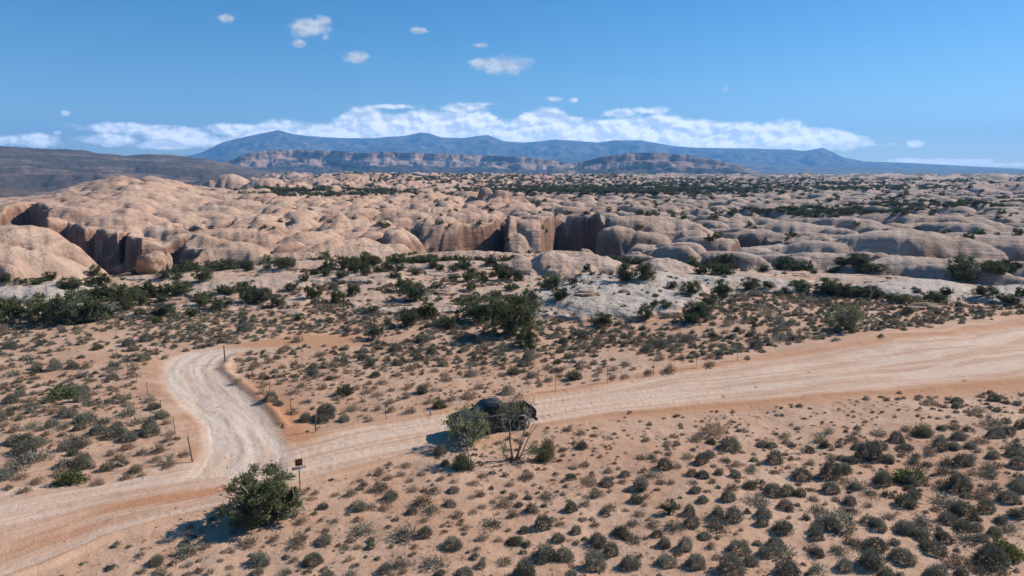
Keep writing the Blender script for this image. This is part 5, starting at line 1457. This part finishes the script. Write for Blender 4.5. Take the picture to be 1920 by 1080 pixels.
for s_ in (-1, 1):
    bm = bmesh.new(); bm_box(bm, 2.64, s_ * .74, .95, .12, .28, .19); bm_obj('headlight', bm, m_lamp, truck, .03)
    bm = bmesh.new(); bm_box(bm, -2.885, s_ * .93, 1.06, .06, .13, .38); bm_obj('tail_light', bm, m_red, truck, .015)
    bm = bmesh.new(); bm_box(bm, .93, s_ * 1.10, 1.40, .10, .17, .22); bm_box(bm, .95, s_ * 1.0, 1.33, .05, .12, .05); bm_obj('mirror', bm, m_trim, truck, .02)
    bm = bmesh.new(); bm_box(bm, .1, s_ * 1.0, .44, 2.0, .12, .06); bm_obj('side_step', bm, m_trim, truck, .02)
    for (xa, xb) in ((1.10, .12), (.10, -.80)):
        bm = bmesh.new(); bm_box(bm, (xa + xb) / 2, s_ * .975, .88, abs(xb - xa) - .02, .02, .66); dr = bm_obj('door', bm, m_paint, truck, .012)
        bm = bmesh.new(); bm_box(bm, xb + .14, s_ * 1.0, 1.12, .18, .03, .035); bm_obj('handle', bm, m_trim, dr, .008)
# hood bulge
bm = loft([(2.35, .45, 1.10, 1.215, .5), (1.9, .50, 1.15, 1.30, .5), (1.3, .52, 1.2, 1.345, .5)], 16); bm_obj('hood_scoop', bm, m_trim, truck, smooth=True)
# greenhouse
bm = loft([(1.18, .86, 1.24, 1.30, .35), (.86, .83, 1.24, 1.58, .3), (.50, .78, 1.24, 1.86, .25), (.30, .765, 1.24, 1.905, .25), (-.35, .76, 1.24, 1.915, .25), (-.66, .765, 1.24, 1.89, .25), (-.84, .80, 1.24, 1.60, .28), (-.90, .83, 1.24, 1.32, .3)], 28)
bm_obj('cab', bm, m_paint, truck, smooth=True)
def quad_panel(pts, mat, name, off=.012):
    bm = bmesh.new(); vs = [bm.verts.new(p) for p in pts]; f = bm.faces.new(vs); f.normal_update()
    r_ = bmesh.ops.extrude_face_region(bm, geom=[f])
    n_ = f.normal.copy()
    for v_ in [e for e in r_['geom'] if isinstance(e, bmesh.types.BMVert)]: v_.co += n_ * off
    bmesh.ops.recalc_face_normals(bm, faces=bm.faces)
    return bm_obj(name, bm, mat, truck)
quad_panel([(1.10, .70, 1.36), (1.10, -.70, 1.36), (.53, -.62, 1.86), (.53, .62, 1.86)][::-1], m_glass, 'windshield', .02)
quad_panel([(-.895, -.62, 1.40), (-.895, .62, 1.40), (-.72, .58, 1.82), (-.72, -.58, 1.82)], m_glass, 'rear_window', -.03)
for s_ in (-1, 1):
    for pts_ in ([(.92, 1.35), (.16, 1.35), (.16, 1.80), (.52, 1.79)], [(.08, 1.35), (-.72, 1.36), (-.60, 1.78), (.08, 1.80)]):
        q = [(x, s_ * (.845 - (z - 1.35) * .125), z) for x, z in pts_]
        if s_ > 0: q = q[::-1]
        quad_panel(q, m_glass, 'window', .012)
# roof rack, antenna
bm = bmesh.new()
for s_ in (-1, 1):
    bm_cyl(bm, (.42, s_ * .66, 1.98), (-.60, s_ * .66, 1.98), .018, 8)
for xx in (.35, -.1, -.52): bm_cyl(bm, (xx, -.66, 1.98), (xx, .66, 1.98), .015, 8); bm_cyl(bm, (xx, -.66, 1.88), (xx, -.66, 1.98), .015, 6); bm_cyl(bm, (xx, .66, 1.88), (xx, .66, 1.98), .015, 6)
bm_obj('roof_rack', bm, m_trim, truck)
bm = bmesh.new(); bm_cyl(bm, (-.55, .3, 1.9), (-.62, .3, 2.35), .009, 6); bm_obj('antenna', bm, m_trim, truck)
# chassis
bm = bmesh.new(); bm_box(bm, 0, 0, .45, 4.9, 1.0, .14)
for xw in (XF, XR): bm_cyl(bm, (xw, -.75, .43), (xw, .75, .43), .06, 10)
bm_obj('chassis', bm, m_trim, truck)
tyre_me = None
for xw in (XF, XR):
    for s_ in (-1, 1):
        bm = bmesh.new()
        prof_ = [(.26, -.13), (.36, -.14), (.41, -.115), (.43, -.06), (.43, .06), (.41, .115), (.36, .14), (.26, .13)]
        n_ = 36; ring = []
        for k in range(n_):
            t = 2 * math.pi * k / n_; kn = 1.0 + (.018 if k % 2 else 0)
            ring.append([bm.verts.new((rr2 * math.cos(t) * (kn if rr2 > .4 else 1), yy, rr2 * math.sin(t) * (kn if rr2 > .4 else 1))) for rr2, yy in prof_])
        for k in range(n_):
            a_, b_ = ring[k], ring[(k + 1) % n_]
            for q in range(len(prof_)):
                q2 = (q + 1) % len(prof_)
                bm.faces.new((a_[q], b_[q], b_[q2], a_[q2]))
        bmesh.ops.recalc_face_normals(bm, faces=bm.faces)
        wo = link('wheel', None, truck, loc=(xw, s_ * .86, .435))
        bm_obj('tyre', bm, m_tyre, wo)
        bm = bmesh.new(); bm_cyl(bm, (0, -.10, 0), (0, .10 , 0), .262, 28)
        for k in range(6):
            t = 2 * math.pi * k / 6
            bm_box(bm, .15 * math.cos(t), s_ * .115, .15 * math.sin(t), .20, .03, .05, Matrix.Rotation(-t, 4, 'Y'))
        bm_cyl(bm, (0, s_ * .1, 0), (0, s_ * .15, 0), .06, 14)
        bm_obj('rim', bm, m_rim, wo, .004)
        # flare: arc band over the arch
        bm = bmesh.new(); n_ = 16; pr = []
        for k in range(n_ + 1):
            t = R(-8) + (math.pi + R(16)) * k / n_
            c_, s2 = math.cos(t), math.sin(t)
            pr.append([bm.verts.new((xw + rr2 * c_, s_ * yy, .44 + rr2 * s2)) for rr2, yy in ((.54, .95), (.54, 1.07), (.60, 1.075), (.66, 1.0), (.66, .95))])
        for a_, b_ in zip(pr[:-1], pr[1:]):
            for q in range(5): bm.faces.new((a_[q], b_[q], b_[(q + 1) % 5], a_[(q + 1) % 5]))
        bm.faces.new(pr[0]); bm.faces.new(pr[-1][::-1])
        bmesh.ops.recalc_face_normals(bm, faces=bm.faces)
        bm_obj('fender_flare', bm, m_flare, truck, smooth=True)
# load in the bed
Mt = Matrix.Translation(truck.location) @ Matrix.Rotation(heading, 4, 'Z')
bm = loft([(-.32, .10, 0, .2, .8), (-.28, .22, 0, .34, .6), (0, .26, 0, .40, .6), (.26, .23, 0, .36, .6), (.32, .1, 0.02, .22, .8)], 18)
bag = bm_obj('canvas_bag', bm, m_white, smooth=True)
bag.location = Mt @ Vector((-1.25, .25, .69)); bag.rotation_euler = (0, 0, heading + 1.3)
tagit(bag, 'whitish bundle lying in the truck bed behind the cab', 'bag')
bm = bmesh.new(); bm_box(bm, 0, 0, .2, .7, .42, .4); bm_box(bm, 0, 0, .42, .72, .44, .05)
bx2 = bm_obj('cargo_box', bm, m_flare, None, .02)
bx2.location = Mt @ Vector((-1.25, -.45, .69)); bx2.rotation_euler = (0, 0, heading + 1.57)
tagit(bx2, 'dark grey cargo box in the truck bed on the far side', 'box')

# ------------------------------------------------------------------ haze
m_haze = bpy.data.materials.new('haze_air'); m_haze.use_nodes = True
m_haze.node_tree.nodes.clear()
N = NT(m_haze.node_tree)
pv = N.n('ShaderNodeVolumePrincipled', ins={'Color': (0.20, 0.52, 1.0, 1), 'Density': 7.0e-5, 'Anisotropy': 0.1})
N.n('ShaderNodeOutputMaterial', ins={'Volume': pv.outputs[0]})
bm = bmesh.new(); zt, zl = 1150.0, -80.0
bm_box(bm, 0, 8400, (zt + zl) / 2, 40000, 21000, zt - zl)
hz = bm_obj('haze', bm, m_haze)
hz['kind'] = 'stuff'; hz['label'] = 'thin blue haze over the distance'
print('VERTS', ND, NA, 'plants', len(plants), 'far', len(far), 'domes', len(domes), 'Zmin', float(Z.min()))
